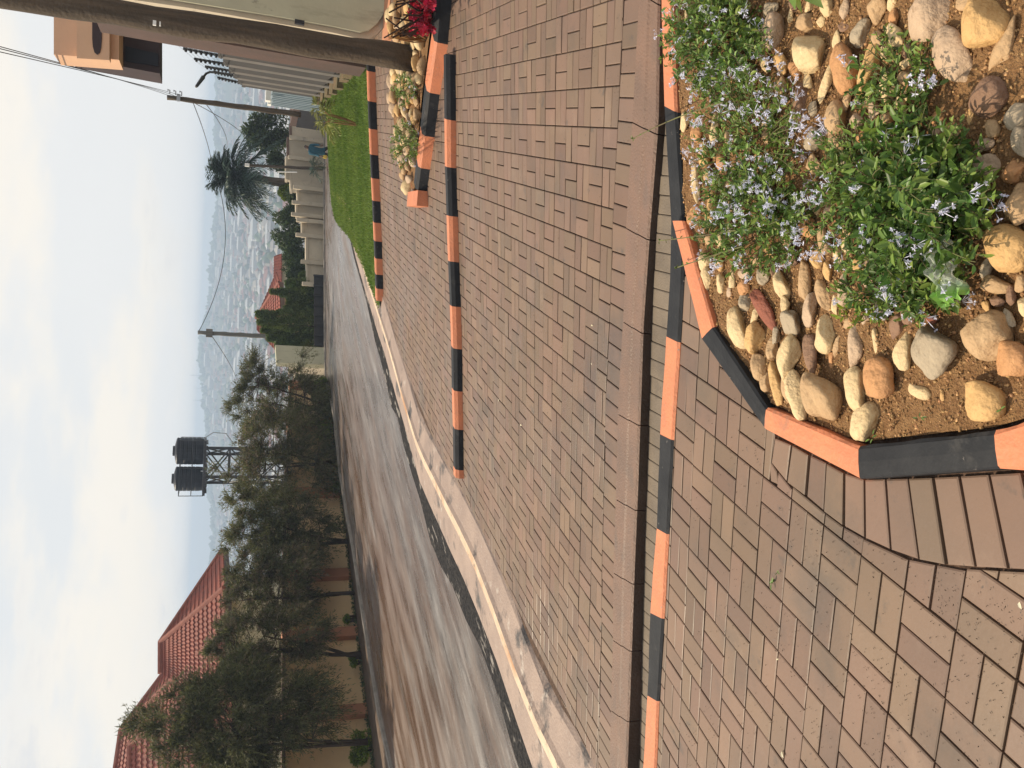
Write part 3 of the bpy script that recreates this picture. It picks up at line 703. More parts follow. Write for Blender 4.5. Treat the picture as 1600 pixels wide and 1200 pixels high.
M['greypole'] = mat('grey weathered pole', (.17, .165, .15), .85, (.11, .105, .095), 1, 6, stretch=(.05, .05, 1))
M['glass'] = mat('dark window glass', (.03, .035, .04), .12, spec=.6)
M['rust'] = mat('dull pinkish brown paint', (.105, .066, .055), .85, (.08, .055, .047), 2, 6, bump=.2, bscale=20)

def zat(px, py, Y): return at(px, py, Y).z
def base_at(px, py, Y): return at(px, py, Y)
def slab(b, p, q, z0p, z1p, z0q, z1q, th, m=0, back=True):
    """upright slab from p to q (plan), bottoms/tops given, thickness th away from the camera"""
    d = Vector((q.x-p.x, q.y-p.y, 0)); d.normalize(); n = Vector((-d.y, d.x, 0)); mid = (p+q)/2
    if n.dot(Vector((mid.x, mid.y, 0))) < 0: n = -n
    if not back: n = -n
    P = [Vector((p.x, p.y, z0p)), Vector((q.x, q.y, z0q)), Vector((q.x, q.y, z0q))+n*th, Vector((p.x, p.y, z0p))+n*th]
    T = [Vector((p.x, p.y, z1p)), Vector((q.x, q.y, z1q)), Vector((q.x, q.y, z1q))+n*th, Vector((p.x, p.y, z1p))+n*th]
    return b.hexa(P, T, m)
def along(p, q, t): return p.lerp(q, t)

# ---- ochre wall on the left, with terracotta pilasters
def walltop(py): return 446+max(0, (800-py))*.05
def at_line(py, pxs, Ys):      # point on the wall line seen in photo row py
    px = np.interp(py, [r[0] for r in pxs], [r[1] for r in pxs]); Y = np.interp(py, [r[0] for r in Ys], [r[1] for r in Ys]); return at(px, py, Y)
pxs = [(560, 511), (640, 520), (700, 526), (773, 532), (840, 537), (902, 547), (995, 556), (1118, 573), (1200, 583), (1330, 603)]
Lp, Rp = at(586, 1225, 23.6), at(516, 600, 38.0)
def wall_pt(py):
    d = ray(540, py); # intersect view plane column py with the wall line in plan
    # find t along Lp->Rp whose projected row equals py
    lo, hi = -1.0, 1.3
    for _ in range(40):
        m = (lo+hi)/2; p = Lp.lerp(Rp, m)
        if w2p((p.x, p.y, p.z+1))[1] > py: lo = m
        else: hi = m
    return Lp.lerp(Rp, lo), lo
wr = empty('boundary_wall', wall_pt(900)[0], 'tall ochre plaster wall with terracotta pilasters behind the row of feathery trees', 'wall')
pil = [1290, 1118, 995, 902, 773, 670, 606]
wp = [wall_pt(y)[0] for y in pil]
def wz(p, py):
    return at(np.interp(py, [r[0] for r in pxs], [r[1] for r in pxs])+6, py, p.y).z, at(walltop(py), py, p.y).z
b = MB(); bc = MB()
for i in range(len(wp)-1):
    z0a, z1a = wz(wp[i], pil[i]); z0b, z1b = wz(wp[i+1], pil[i+1])
    b = MB(); slab(b, wp[i], wp[i+1], z0a-.4, z1a, z0b-.4, z1b, .18); b.build('wall_panel', M['ochre'], wr)
    bc = MB(); d = (wp[i+1]-wp[i]).normalized()*.003; off_ = Vector((.05, -.06, 0)); slab(bc, wp[i]+off_+d, wp[i+1]+off_-d, z1a+.002, z1a+.10, z1b+.002, z1b+.10, .32); bc.build('coping', M['coping'], wr)
dW = (Rp-Lp).normalized(); nW = Vector((dW.y, -dW.x, 0))
for i in range(1, len(wp)):
    z0, z1 = wz(wp[i], pil[i]); c = wp[i]+nW*.06
    b = MB(); b.box((c.x, c.y, (z0-.4+z1+.12)/2), (.36, .36, z1-z0+.52), math.atan2(dW.y, dW.x)); b.build('pilaster', M['terra'], wr)

# ---- house with red tiled roofs behind that wall
hr = empty('house', at(560, 1050, 38), 'large house with hipped red clay tile roofs behind the ochre wall', 'house')
def tiled(parent, e0, e1, r1, r0, nm='roof', ndepth=None):
    """e0,e1 eave ends, r1,r0 ridge ends (same order): stepped courses with rounded tiles"""
    H = ((r0-e0).length+(r1-e1).length)/2; W = max((e1-e0).length, .5); nc = ndepth or max(4, int(H/.34)); nu = int(min(120, max(8, W/.13)))
    nrm_ = (e1-e0).cross(r0-e0 if (r0-e0).length > (r1-e0).length*.2 else r1-e0).normalized()
    if nrm_.z < 0: nrm_ = -nrm_
    b = MB()
    for k in range(nc):
        t0, t1 = k/nc, (k+1)/nc
        for j, (t, lift) in enumerate(((t0, .045), (t1, .0))):
            a, c = e0.lerp(r0, t), e1.lerp(r1, t)
            for u in range(nu+1):
                p = a.lerp(c, u/nu); s = abs(((a-e0).length*0)+(e0.lerp(e1, u/nu)-e0).length); wv = .022*(1 if u % 2 else -1)
                b.v.append(tuple(p+nrm_*(lift+wv)))
        q = len(b.v)-2*(nu+1)
        for u in range(nu): b.f.append((q+u, q+u+1, q+nu+1+u+1, q+nu+1+u)); b.mi.append(0)
        a, c = e0.lerp(r0, t0), e1.lerp(r1, t0); q2 = len(b.v)
        for u in range(nu+1): b.v.append(tuple(a.lerp(c, u/nu)-nrm_*.03))
        for u in range(nu): b.f.append((q2+u, q2+u+1, q+u+1, q+u)); b.mi.append(0)
    return b.build(nm, M['tile'], parent)
def ridge_cap(parent, pts):
    b = MB(); n = max(2, int(sum((pts[i+1]-pts[i]).length for i in range(len(pts)-1))/.35)); P = resample(pts, n)
    for i in range(n): b.tube([P[i]+Vector((0, 0, .03)), P[i+1]+Vector((0, 0, .05))], [.12, .10], 7)
    b.build('ridge_cap', M['ridge'], parent)
V_ = Vector
# roof A (right)
P1, P2 = at(252, 1003, 38), at(252, 1052, 37.2)
E1 = at(352, 918, 34.5); E2 = at(349, 858, 42); E3 = at(356, 1120, 32.5)
tiled(hr, E3, E1, P1, P2 if False else P2) if False else tiled(hr, E1, E3, P2, P1)
tiled(hr, E2, E1, P1, P1)
ridge_cap(hr, [P1, P2]); ridge_cap(hr, [P1, E1]); ridge_cap(hr, [P1, E2])
# roof B (left, higher)
Q1, Q2 = at(190, 1141, 40), at(150, 1420, 37)
B1 = at(344, 990, 34.2); B0 = at(360, 1420, 30); B2 = at(340, 940, 46)
tiled(hr, B1, B0, Q2, Q1); tiled(hr, B2, B1, Q1, Q1); ridge_cap(hr, [Q1, Q2]); ridge_cap(hr, [Q1, B1]); ridge_cap(hr, [Q1, B2])
# roof C: front wing
S1, S2 = at(204, 1163, 35), at(204, 1420, 33); C1 = at(362, 1052, 31.5); C0 = at(366, 1420, 29); C2 = at(330, 1080, 36)
tiled(hr, C1, C0, S2, S1); tiled(hr, C2, C1, S1, S1); ridge_cap(hr, [S1, S2]); ridge_cap(hr, [S1, C1])
for (a, c, dz) in ((E1, E3, 0), (C1, C0, 0), (E2, E1, 0), (C2, C1, 0)):
    d = (c-a).normalized()*.01; b = MB(); slab(b, a+V_((0, -.02, 0)), c+V_((0, -.02, 0)), a.z-.22, a.z-.005, c.z-.22, c.z-.005, .04); b.build('fascia', M['fascia'], hr)
def hwall(a, c, zb, name='wall', m='cream', th=.2): 
    b = MB(); slab(b, a, c, zb, a.z-.03, zb, c.z-.03, th); b.build(name, M[m], hr); return
ins_ = V_((-.5, .7, 0))
hwall(E1+V_((-.7, .6, 0)), E3+V_((0, .6, 0)), -6); hwall(E2+V_((-1.2, -.3, 0)), E1+V_((-.7, .7, 0)), -6); hwall(C1+V_((-.6, .6, 0)), C0+V_((0, .6, 0)), -6); hwall(C2+V_((-.7, 0, 0)), C1+V_((-.6, .65, 0)), -6)
def window(a, c, t0, t1, z0, z1, push):
    p, q = a.lerp(c, t0), a.lerp(c, t1); f = MB(); slab(f, p+push, q+push, z0, z1, z0, z1, .08); fo = f.build('window', M['whitepart'], hr)
    gl = MB(); d = (q-p)*.06; 
    for s0, s1 in ((.05, .48), (.52, .95)):
        slab(gl, p.lerp(q, s0)+push*1.08, p.lerp(q, s1)+push*1.08, z0+.1, z1-.1, z0+.1, z1-.1, .02)
    gl.build('pane', M['glass'], fo)
a, c = E1+V_((-.7, .6, 0)), E3+V_((0, .6, 0)); zt = E1.z
window(a, c, .45, .62, zt-1.8, zt-.5, V_((.0, -.09, 0))); 
a, c = C1+V_((-.6, .6, 0)), C0+V_((0, .6, 0)); zt = C1.z
window(a, c, .12, .28, zt-1.9, zt-.6, V_((0, -.09, 0)))

# ---- two black tanks on a steel tower
YT = 60
tw = empty('water_tower', at(530, 728, YT), 'tall black steel tower with braced legs and railings carrying two water tanks', 'tower')
zf_ = zat(319, 725, YT); zg = -12
pa = at(319, 703, YT-1.2); pb = at(319, 752, YT-1.2)
b = MB(); legs = []
for (py, dy) in ((700, -1.1), (709, 1.3), (745, -1.1), (754, 1.3)):
    t = at(319, py, YT+dy); legs.append(t); m_ = MB(); m_.tube([V_((t.x, t.y, zg)), V_((t.x, t.y, zf_-.1))], .13, 4); m_.build('leg', M['darkmetal'], tw)
def bar(a, c, r=.05, nm='brace'): m_ = MB(); m_.tube([a, c], r, 5); m_.build(nm, M['darkmetal'], tw)
zl = [zf_-.1, zat(358, 725, YT), zat(358, 725, YT)-1.9, zat(358, 725, YT)-3.8]
for k in range(3):
    for i, j in ((0, 2), (1, 3), (0, 1), (2, 3)):
        A_, B_ = legs[i], legs[j]
        bar(V_((A_.x, A_.y, zl[k])), V_((B_.x, B_.y, zl[k+1]))); bar(V_((B_.x, B_.y, zl[k])), V_((A_.x, A_.y, zl[k+1]))); bar(V_((A_.x, A_.y, zl[k+1])), V_((B_.x, B_.y, zl[k+1])))
xm = (legs[0].x+legs[3].x)/2; L0, R0 = at(319, 770, YT).x, at(319, 686, YT).x
m_ = MB(); m_.box(((L0+R0)/2, YT, zf_-.02), (R0-L0, 3.0, .16)); 
for k in range(9): m_.box((L0+(R0-L0)*(k+.5)/9, YT, zf_-.15), (.08, 2.9, .12))
m_.build('platform', M['darkmetal'], tw)
m_ = MB()
for x in (L0, R0, (L0+R0)/2):
    for y in (YT-1.5, YT+1.5): m_.tube([V_((x, y, zf_)), V_((x, y, zf_+1.5))], .03, 4)
for y in (YT-1.5, YT+1.5):
    for h in (.75, 1.5): m_.tube([V_((L0, y, zf_+h)), V_((R0, y, zf_+h))], .03, 4)
for x in (L0, R0):
    for h in (.75, 1.5): m_.tube([V_((x, YT-1.5, zf_+h)), V_((x, YT+1.5, zf_+h))], .03, 4)
m_.build('railing', M['darkmetal'], tw)
m_ = MB(); m_.tube([V_((R0+.1, YT, zf_)), V_((R0+.45, YT, zf_-.5)), V_((R0+.4, YT, zf_-1.3)), V_((legs[0].x+.1, YT, zf_-1.9))], .03, 5); m_.tube([V_((xm-.2, YT-1.4, zf_+.2)), V_((xm-.25, YT-1.4, zf_-1)), V_((xm-.1, YT-1.4, zg+2))], .05, 6); m_.build('pipe', M['galv'], tw)
def tank(py0, py1, lab):
    c = at(319, (py0+py1)/2, YT); r = abs(at(319, py0, YT).x-at(319, py1, YT).x)/2; r *= .95; ht = zat(275, 728, YT)-zf_
    rt_ = empty('water_tank', (c.x, YT, zf_+.06), lab, 'water tank', 'water tanks on the steel tower')
    prof = [(0, 0), (r*.97, 0)]
    for k in range(5):
        z = .05+ht*.12+k*(ht*.72)/5; prof += [(r, z), (r, z+ht*.10), (r*.975, z+ht*.115), (r*.975, z+ht*.13)]
    prof += [(r, ht*.93), (r*.9, ht*.97), (r*.45, ht*1.02), (0, ht*1.03)]
    m_ = MB(); n = 28
    for (q, z) in prof:
        for k in range(n): m_.v.append((c.x+q*math.cos(6.28318*k/n), YT+q*math.sin(6.28318*k/n), zf_+.07+z))
    for i in range(len(prof)-1):
        for k in range(n): m_.f.append((i*n+k, i*n+(k+1) % n, (i+1)*n+(k+1) % n, (i+1)*n+k)); m_.mi.append(0)
    m_.build('tank_body', M['tank'], rt_)
    m_ = MB(); m_.tube([(c.x, YT, zf_+.05+ht*1.02), (c.x, YT, zf_+.08+ht*1.09)], [.34, .33], 16); m_.build('lid', M['darkmetal'], rt_)
tank(683, 727, 'black ribbed water tank on the tower, the one nearer the pole with the long wire')
tank(728, 768, 'black water tank on the tower, the one nearer the big tiled roof')

# ---- cream garden wall and its gate, mid-left
cw = empty('boundary_wall', at(506, 556, 41), 'plain cream wall with a stepped pier beside the lime green hedge', 'wall')
a, c = at(507, 543, 41), at(508, 570, 40.2); c.z = a.z
b = MB(); slab(b, a, c, a.z-.6, zat(430, 543, 41), a.z-.6, zat(432, 570, 40.2), .25); b.build('wall_panel', M['cream'], cw)
a2 = at(508, 587, 41.6)
b = MB(); slab(b, c+V_((-.02, .3, 0)), a2, a.z-.6, zat(450, 578, 41), a.z-.6, zat(450, 587, 41.6), .2); b.build('wall_panel', M['greywall'], cw)
b = MB(); p = at(508, 591, 39.5); b.box((p.x, p.y, (p.z-.5+zat(462, 591, 39.5))/2), (.3, .4, zat(462, 591, 39.5)-p.z+.5)); b.build('gate_pier', M['cream'], cw)
b = MB(); p = at(508, 591, 39.5); b.box((p.x, p.y, zat(462, 591, 39.5)+.04), (.4, .5, .08)); b.build('pier_cap', M['greywall'], cw)

# ---- black sheet gate and fence below the hedge
gt = empty('metal_gate', at(510, 490, 41.4), 'low black sheet metal gate in front of the tall conifer hedge', 'gate')
a, c = at(511, 432, 42.5), at(511, 541, 41.2)
n_ = 7
for i in range(n_):
    p, q = a.lerp(c, i/n_+.004), a.lerp(c, (i+1)/n_-.004); b = MB(); slab(b, p, q, p.z-.3, zat(490.5, 432, 42.5), q.z-.3, zat(490.5, 432, 42.5)-.0, .06)
    b.build('gate_panel', M['darkmetal'], gt)
for i in range(n_+1):
    p = a.lerp(c, i/n_); b = MB(); b.box((p.x, p.y-.04, (p.z+zat(490, 432, 42.5))/2), (.09, .09, zat(489, 432, 42.5)-p.z)); b.build('post', M['darkmetal'], gt)

# ---- far wall stepping down the side road
fwr = empty('boundary_wall', at(507, 330, 45), 'long grey beige wall stepping down in panels with piers, across the road end', 'wall')
PN = [(200, 222, 456, 47.5), (222, 252, 452, 47.1), (252, 288, 450, 46.3), (288, 302, 457, 45.6), (302, 320, 468, 45.2), (320, 341, 466, 44.8), (341, 370, 475, 44.4), (370, 412, 482, 43.6), (412, 447, 483, 43)]
for (y0, y1, top, Y) in PN:
    a, c = at(508, y0, Y+.3), at(508.5, y1, Y-.25); b = MB(); slab(b, a, c, a.z-.6, zat(top, y0, Y), c.z-.6, zat(top, y0, Y)-.0, .2); b.build('wall_panel', M['greywall'], fwr)
    b = MB(); d = (c-a).normalized()*.01; slab(b, a+V_((0, -.05, 0))+d, c+V_((0, -.05, 0))-d, zat(top, y0, Y)+.004, zat(top, y0, Y)+.12, zat(top, y0, Y)+.004, zat(top, y0, Y)+.12, .3); b.build('coping', M['coping' if y1 < 260 else 'greywall'], fwr)
for (y, top, Y) in ((298, 458, 45.2), (321.5, 456, 44.7), (340, 455, 44.4), (348, 463, 44.2), (371, 462, 43.8), (412, 470, 43.2), (446, 472, 42.7), (222, 452, 46.9), (253, 450, 46.3)):
    p = at(508, y, Y); zt = zat(top, y, Y); b = MB(); b.box((p.x, p.y, (p.z-.6+zt)/2), (.19, .22, zt-p.z+.6)); b.build('pier', M['greywall'], fwr)
p = at(468, 213, 46.6); b = MB(); b.box((p.x, p.y, p.z), (.5, .08, .4)); 

# ---- tall ribbed grey fence on the right with stone footings
fr = empty('panel_fence', at(552, 104, 15.9), 'tall dark grey fence of ribbed panels on mossy stone footings beside the lawn', 'fence')
fb_ = [(555, 100, 15.3), (552, 108, 15.9), (542, 120, 17.2), (531, 129, 18.6), (523, 137, 20.2), (515, 144, 21.8), (508, 150, 23.4), (502, 154, 25)]
ft_ = [346, 349, 357, 366, 373, 380, 386, 391]
fpts = [at(*p) for p in fb_]
for i in range(len(fpts)-1):
    p, q = fpts[i], fpts[i+1]; z1 = zat(ft_[i], fb_[i][1], fb_[i][2]); d = (q-p).normalized()*.005
    b = MB(); slab(b, p+d, q-d, q.z+.28, z1, q.z+.28, z1, .08); b.build('panel', M['fence'], fr)
    b = MB(); slab(b, p+V_((-.03, -.03, 0))+d*2, q+V_((-.03, -.03, 0))-d*2, z1+.004, z1+.10, z1+.004, z1+.10, .16); b.build('coping', M['fence'], fr)
    b = MB(); b.box((p.x-.015, p.y-.02, (p.z+z1+.2)/2), (.035, .06, z1+.2-p.z), .5); b.build('rib_post', M['fence_light'], fr)
    b = MB(); c_ = p.lerp(q, .4); 
    for r_ in range(3):
        rr_ = rnd.uniform(-.04, .04); b.box((c_.x+rr_-.05, c_.y-.1, q.z+.30-.16-r_*.17), (.62-.03*r_, .34, .165), math.atan2((q-p).y, (q-p).x)+rnd.uniform(-.06, .06))
    b.build('footing', M['brickbase'], fr)
# spiked strips of the electric fence
EF = [((266, 59), (347, 72), 15.9), ((288, 76), (351, 88), 17.2), ((305, 92), (360, 101), 18.6), ((322, 104), (369, 112), 20.2), ((335, 112), (374, 120), 21.8), ((341, 121), (381, 130), 23.4)]
for k, (a, c, Y) in enumerate(EF):
    p, q = at(c[0], c[1], Y), at(a[0], a[1], Y); ro = empty('electric_fence_bracket', p, 'black electric fence bracket with a row of insulators, number along the grey fence', 'bracket', 'electric fence brackets on the grey fence')
    ordn = ['nearest the timber pole', 'second from the timber pole', 'third from the timber pole', 'fourth from the timber pole', 'with the bent lamp arm beside it', 'farthest from the timber pole'][k]
    ro['label'] = 'black electric fence bracket on the grey fence, '+ordn
    b = MB(); b.tube([p, q], .018, 6); b.build('bracket_bar', M['darkmetal'], ro)
    b = MB(); n_ = 8
    for j in range(n_):
        r = p.lerp(q, (j+.7)/n_); e = V_((-.055, 0, 0)); b.tube([r, r+e*.5, r+e], [.012, .03, .02], 6); b.tube([r+V_((0, 0, -.03)), r+V_((0, 0, .05))], .026, 6)
    b.build('insulator', M['darkmetal'], ro)
for j in range(8):
    pts_ = [at(c[0], c[1], Y).lerp(at(a[0], a[1], Y), (j+.7)/8)+V_((-.05, 0, 0)) for a, c, Y in EF]
    b = MB(); b.tube(pts_, .003, 3, cap=False); tag(b.build('fence_wire', M['galv']), 'thin steel wire strung along the electric fence brackets', 'wire', 'electric fence wires')
lp = empty('street_lamp', at(374, 116, 22.4), 'bent grey lamp arm rising above the fence brackets', 'lamp')
b = MB(); b.tube([at(380, 119, 22.4), at(340, 113.5, 22.4), at(328, 112.5, 22.4), at(322, 115, 22.4), at(306, 136, 22.2)], .028, 6); b.build('arm', M['darkmetal'], lp)
b = MB(); b.tube([at(318, 120, 22.3), at(307, 135, 22.2)], [.05, .035], 6); b.build('lamp_head', M['darkmetal'], lp)
# pale blue gate beyond
bg_ = empty('metal_gate', at(505, 160, 27), 'pale blue ribbed sheet metal gate with white top clips', 'gate')
a, c = at(500, 152, 26), at(504, 176, 28.5)
for i in range(3):
    p, q = a.lerp(c, i/3+.003), a.lerp(c, (i+1)/3-.003); b = MB(); slab(b, p, q, p.z-.5, zat(421+i*3, 156, 26), q.z-.5, zat(422+i*3, 156, 26), .05)
    for k in range(3): r = p.lerp(q, (k+.5)/3); b.box((r.x-.02, r.y-.03, (p.z-.4+zat(423+i*3, 156, 26))/2), (.05, .05, zat(423+i*3, 156, 26)-p.z+.3))
    b.build('gate_leaf', M['bluemetal'], bg_)
b = MB(); p = at(419, 149, 26); b.box((p.x, p.y, p.z), (.35, .2, .14)); b.build('top_clip', M['whitepart'], bg_); b = MB(); p = at(421, 160, 26.6); b.box((p.x, p.y, p.z), (.16, .2, .1)); b.build('top_clip', M['whitepart'], bg_)
# guard hut (dark opening, brown coping)
gh = empty('gatehouse', at(508, 190, 44), 'small dark gate house with brown tiled parapet beyond the fence', 'hut')
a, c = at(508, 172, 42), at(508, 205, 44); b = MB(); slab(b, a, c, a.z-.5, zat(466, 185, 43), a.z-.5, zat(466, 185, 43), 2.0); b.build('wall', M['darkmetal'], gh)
b = MB(); slab(b, a+V_((0, -.1, 0)), c+V_((0, -.1, 0)), zat(466, 185, 43)+.005, zat(456, 185, 43), zat(466, 185, 43)+.005, zat(456, 185, 43), 2.2); b.build('parapet', M['rust'], gh)

# ---- timber poles
def pole(px0, py0, Yb, px1, py1, Yt, r0, r1, label, base=None, m='wood', nm='utility_pole'):
    p = base or at(px0, py0, Yb); q = at(px1, py1, Yt); ro = empty(nm, p, label, 'pole')
    n = 14; pts_ = [p.lerp(q, i/n)+V_((.012*math.sin(i*1.7+px0)*r0*6, .0, 0)) for i in range(n+1)]; rad = [r0+(r1-r0)*i/n+(.012*math.sin(i*2.3)*r0*5) for i in range(n+1)]
    b = MB(); b.tube(pts_, rad, 16); b.build('shaft', M[m], ro, smooth=True); return ro, p, q
bp_ = at(657, 94.5, 9.1)
ro, p, q = pole(0, 0, 0, -260, -49, 9.35, .134, .118, 'thick weathered timber pole rising from the small stone island', base=bp_)
b = MB(); r = at(242, 44, 9.05); b.box((r.x+.02, r.y-.08, r.z), (.045, .02, .03)); b.box((r.x+.02, r.y-.08, r.z-.05), (.04, .02, .012)); b.build('tag_plate', M['whitepart'], ro)
ro2, p2, q2 = pole(470, 179, 33, 261, 152, 33, .11, .085, 'dark timber utility pole with wires beyond the grey fence')
b = MB(); r = at(279, 154, 33); b.box((r.x, r.y-.1, r.z), (.25, .1, .12)); 
for k_ in range(3): b.tube([r+V_((.1, -.05, .3-.2*k_)), r+V_((.24, -.05, .3-.2*k_)), r+V_((.24, -.05, .38-.2*k_))], [.02, .02, .035], 6)
b.build('insulator_bracket', M['galv'], ro2)
ro3, p3, q3 = pole(425, 526, 46, 309, 519.5, 46, .12, .10, 'grey utility pole above the conifer hedge', m='greypole')
b = MB(); r = at(327, 520.5, 46); b.box((r.x, r.y, r.z), (.42, .34, .32)); b.build('junction_box', M['greypole'], ro3)
# thin pole with a lamp by the palm
ro4, p4, q4 = pole(506, 264, 46, 384, 258, 46, .085, .07, 'slim dark street pole in front of the tall palm', m='wood')
b = MB(); r = at(386, 258.5, 45.9); b.box((r.x, r.y-.1, r.z), (.16, .12, .22)); b.build('lamp_head', M['whitepart'], ro4)
b = MB(); r = at(448, 268.5, 45.6); b.tube([at(464, 269, 45.6), at(434, 268.5, 45.6)], .035, 6); o = b.build('marker_post', M['whitepart']); tag(o, 'short white post standing beside the slim dark street pole', 'post')
def wire(a, c, sag, lab, r=.012, n=20, grp=None):
    b = MB(); pts_ = []
    for i in range(n+1):
        t = i/n; p = a.lerp(c, t); p.z -= sag*4*t*(1-t); pts_.append(p)
    b.tube(pts_, r, 4, cap=False); return tag(b.build('overhead_wire', M['darkmetal']), lab, 'wire', grp)
wt = at(268, 152, 33)
for k, (px, py, e) in enumerate(((-40, 62, 263), (-40, 66, 272), (-40, 72, 283))):
    wire(at(px, py, 14), at(e, 149, 33), .25, ['uppermost', 'middle', 'lowest'][k]+' of three overhead wires running up from the dark pole past the timber pole', .009, grp='overhead wires from the dark pole')
wire(at(310, 519, 46), at(333, 262, 50), .95, 'sagging overhead wire from the grey pole to the palm', .02)
wire(at(332, 262, 50), at(301, 159, 33), .1, 'overhead wire from the palm down to the dark pole', .016)
wire(at(328, 521, 46), at(372, 600, 90), .2, 'faint wire running left from the grey pole junction box', .02)
wire(at(302, 160, 33), at(384, 215, 60), .3, 'faint wire from the dark pole towards the valley', .014)
wire(at(318, 158, 33), at(354, 232, 60), .3, 'faint wire from the dark pole to the palm crown', .014)

# ---- gate structure at the right: pillar, canopy, cream panels
ge = empty('entrance_gate', at(615, 40, 10.8), 'cream walled entrance with a tall pinkish brown pillar behind the timber pole', 'gate')

# cream panel with rounded lower corner and grey band
Yc = 11.3; cpx = []
def rounded(x0, y0, y1, rad, inset):
    P = [(150, y0), (x0-rad*1.6, y0+ (0))]
    return P
def prism_px(name, pts, Y, th, m, par):
    f = [at(px, py, Y) for px, py in pts]; bk = [p+V_((th*.1, th, 0)) for p in f]; b = MB(); n = len(f)
    b.v = [tuple(p) for p in f+bk]; b.f = [tuple(range(n)), tuple(range(2*n-1, n-1, -1))]+[(i, i+n, (i+1) % n+n, (i+1) % n) for i in range(n)]; b.mi = [0]*len(b.f)
    return b.build(name, m, par)
outer = [(140, -10), (300, 13), (430, 36), (520, 51), (560, 60), (573, 63), (590, 52), (604, 37), (613, 18), (618, -10), (622, -60), (624, -260), (140, -260)]
inner = [(200, -12), (300, 4), (430, 25), (520, 41), (563, 50), (577, 47), (590, 36), (599, 22), (604, 2), (608, -40), (610, -260), (200, -260)]
prism_px('pillar', [(150, 32), (345, 67.5), (572, 106), (572, 40), (150, -20)], 13.2, .6, M['rust'], ge)
prism_px('frame_band', outer, Yc, .3, M['greywall'], ge)
prism_px('wall_panel', inner, Yc-.06, .05, M['cream'], ge)
b = MB(); p_, q_ = at(640, 62, 10.9), at(652, -260, 10.6); slab(b, p_, q_, p_.z-.3, zat(606, 50, 10.9), p_.z-.3, zat(606, 50, 10.9), .4); b.build('plinth', M['terra'], ge)
b = MB(); p_ = at(468, 35, Yc-.12); b.box((p_.x, p_.y, p_.z), (.05, .05, .12)); b.build('latch', M['darkmetal'], ge)
# neighbouring house: overhanging corner of an upper storey
nh = empty('house', at(560, 20, 24), 'peach upper storey with arched openings and dark overhanging eaves behind the timber pole', 'house')
Yh = 17
def quad_prism(name, px, Y, th, m): return prism_px(name, px, Y, th, M[m], nh)
M['peach'] = mat('peach plaster', (.68, .42, .26), .85, (.60, .37, .24), 1, 5, bump=.1, bscale=15)
M['darkbrown'] = mat('dark brown soffit', (.055, .035, .035), .8, (.04, .028, .03), 1, 4)
# parapet with three stepped vertical mouldings
quad_prism('parapet', [(84, 85), (186, 93.5), (186, -60), (84, -60)], Yh, .8, 'peach')
quad_prism('moulding', [(120, 91), (171, 94), (171, -60), (120, -60)], Yh-.25, .24, 'peach')
arch = [(144, -60), (144, 60)]+[(144+7*(1-math.cos(t*math.pi/6)), 60+25*math.sin(t*math.pi/6)*1.0) for t in range(1, 3)]+[(152, 85.5), (156, 82), (158, 74), (159, 60), (159, -60)]
quad_prism('arched_recess', arch, Yh-.27, .015, 'darkbrown')
quad_prism('eaves', [(108, 88.5), (250, 115), (250, -60), (187, -60), (187, 90)], Yh+.85, .9, 'darkbrown')
quad_prism('soffit_panel', [(196, 95), (247, 103), (247, 84), (196, 72)], Yh+.8, .04, 'tank')
quad_prism('lower_wall', [(251, 60), (600, 100), (600, -100), (251, -100)], Yh+3.2, .3, 'cream')
HAZE = .00085
# ================================================================== STONES, PLANTS, FIGURE
STONEC = {'cream': ((.62, .47, .27), (.50, .36, .19)), 'tan': ((.45, .30, .165), (.36, .23, .12)), 'golden': ((.56, .35, .15), (.45, .27, .11)), 'orange': ((.48, .25, .11), (.38, .19, .085)),
          'pink': ((.47, .34, .23), (.38, .265, .175)), 'brown': ((.24, .14, .085), (.18, .105, .07)), 'grey': ((.37, .30, .21), (.28, .22, .15)), 'brick': ((.26, .085, .05), (.20, .07, .045))}
for k, (c1, c2) in STONEC.items():
    M['st_'+k] = mat(k+' stone', c1, .72, c2, 9, 8, (.35, .65), bump=.5, bscale=70, spec=.3, extra=[((c2[0]*.55, c2[1]*.5, c2[2]*.45), 16, .58, .72, (1, 1, 1)), ((c2[0]*.9, c2[1]*.62, c2[2]*.42), 4, .54, .72, (1, 1, 1)), ((min(1, c1[0]*1.35), min(1, c1[1]*1.35), min(1, c1[2]*1.3)), 7, .62, .78, (1, .5, 1))])
import bmesh
def ico(sub):
    bm = bmesh.new(); bmesh.ops.create_icosphere(bm, subdivisions=sub, radius=1); V = np.array([v.co[:] for v in bm.verts]); Fc = [tuple(v.index for v in f.verts) for f in bm.faces]; bm.free(); return V, np.array(Fc)
ICO = {k: ico(k) for k in (1, 2, 3, 4)}
def rock(seed, facets=9, sharp=7, sub=4):
    r_ = np.random.default_rng(seed); V, Fc = ICO[sub]; n = r_.normal(size=(facets, 3)); n /= np.linalg.norm(n, axis=1)[:, None]; d = r_.uniform(.55, .98, facets)
    dots = np.clip(V@n.T, 0, None)/d; sup = (np.concatenate([dots, np.full((len(V), 1), .92)], 1)**sharp).sum(1)**(1/sharp); rad = 1/sup
    for f_, a_ in ((1.9, .06), (3.7, .035), (8, .018), (17, .007)):
        ph = r_.uniform(0, 6, 3); rad = rad*(1+a_*(np.sin(V[:, 0]*f_+ph[0])+np.sin(V[:, 1]*f_*1.3+ph[1])*np.cos(V[:, 2]*f_+ph[2])))
    W = V*rad[:, None]; W -= (W.max(0)+W.min(0))/2; W /= (W.max(0)-W.min(0))/2; return W, Fc
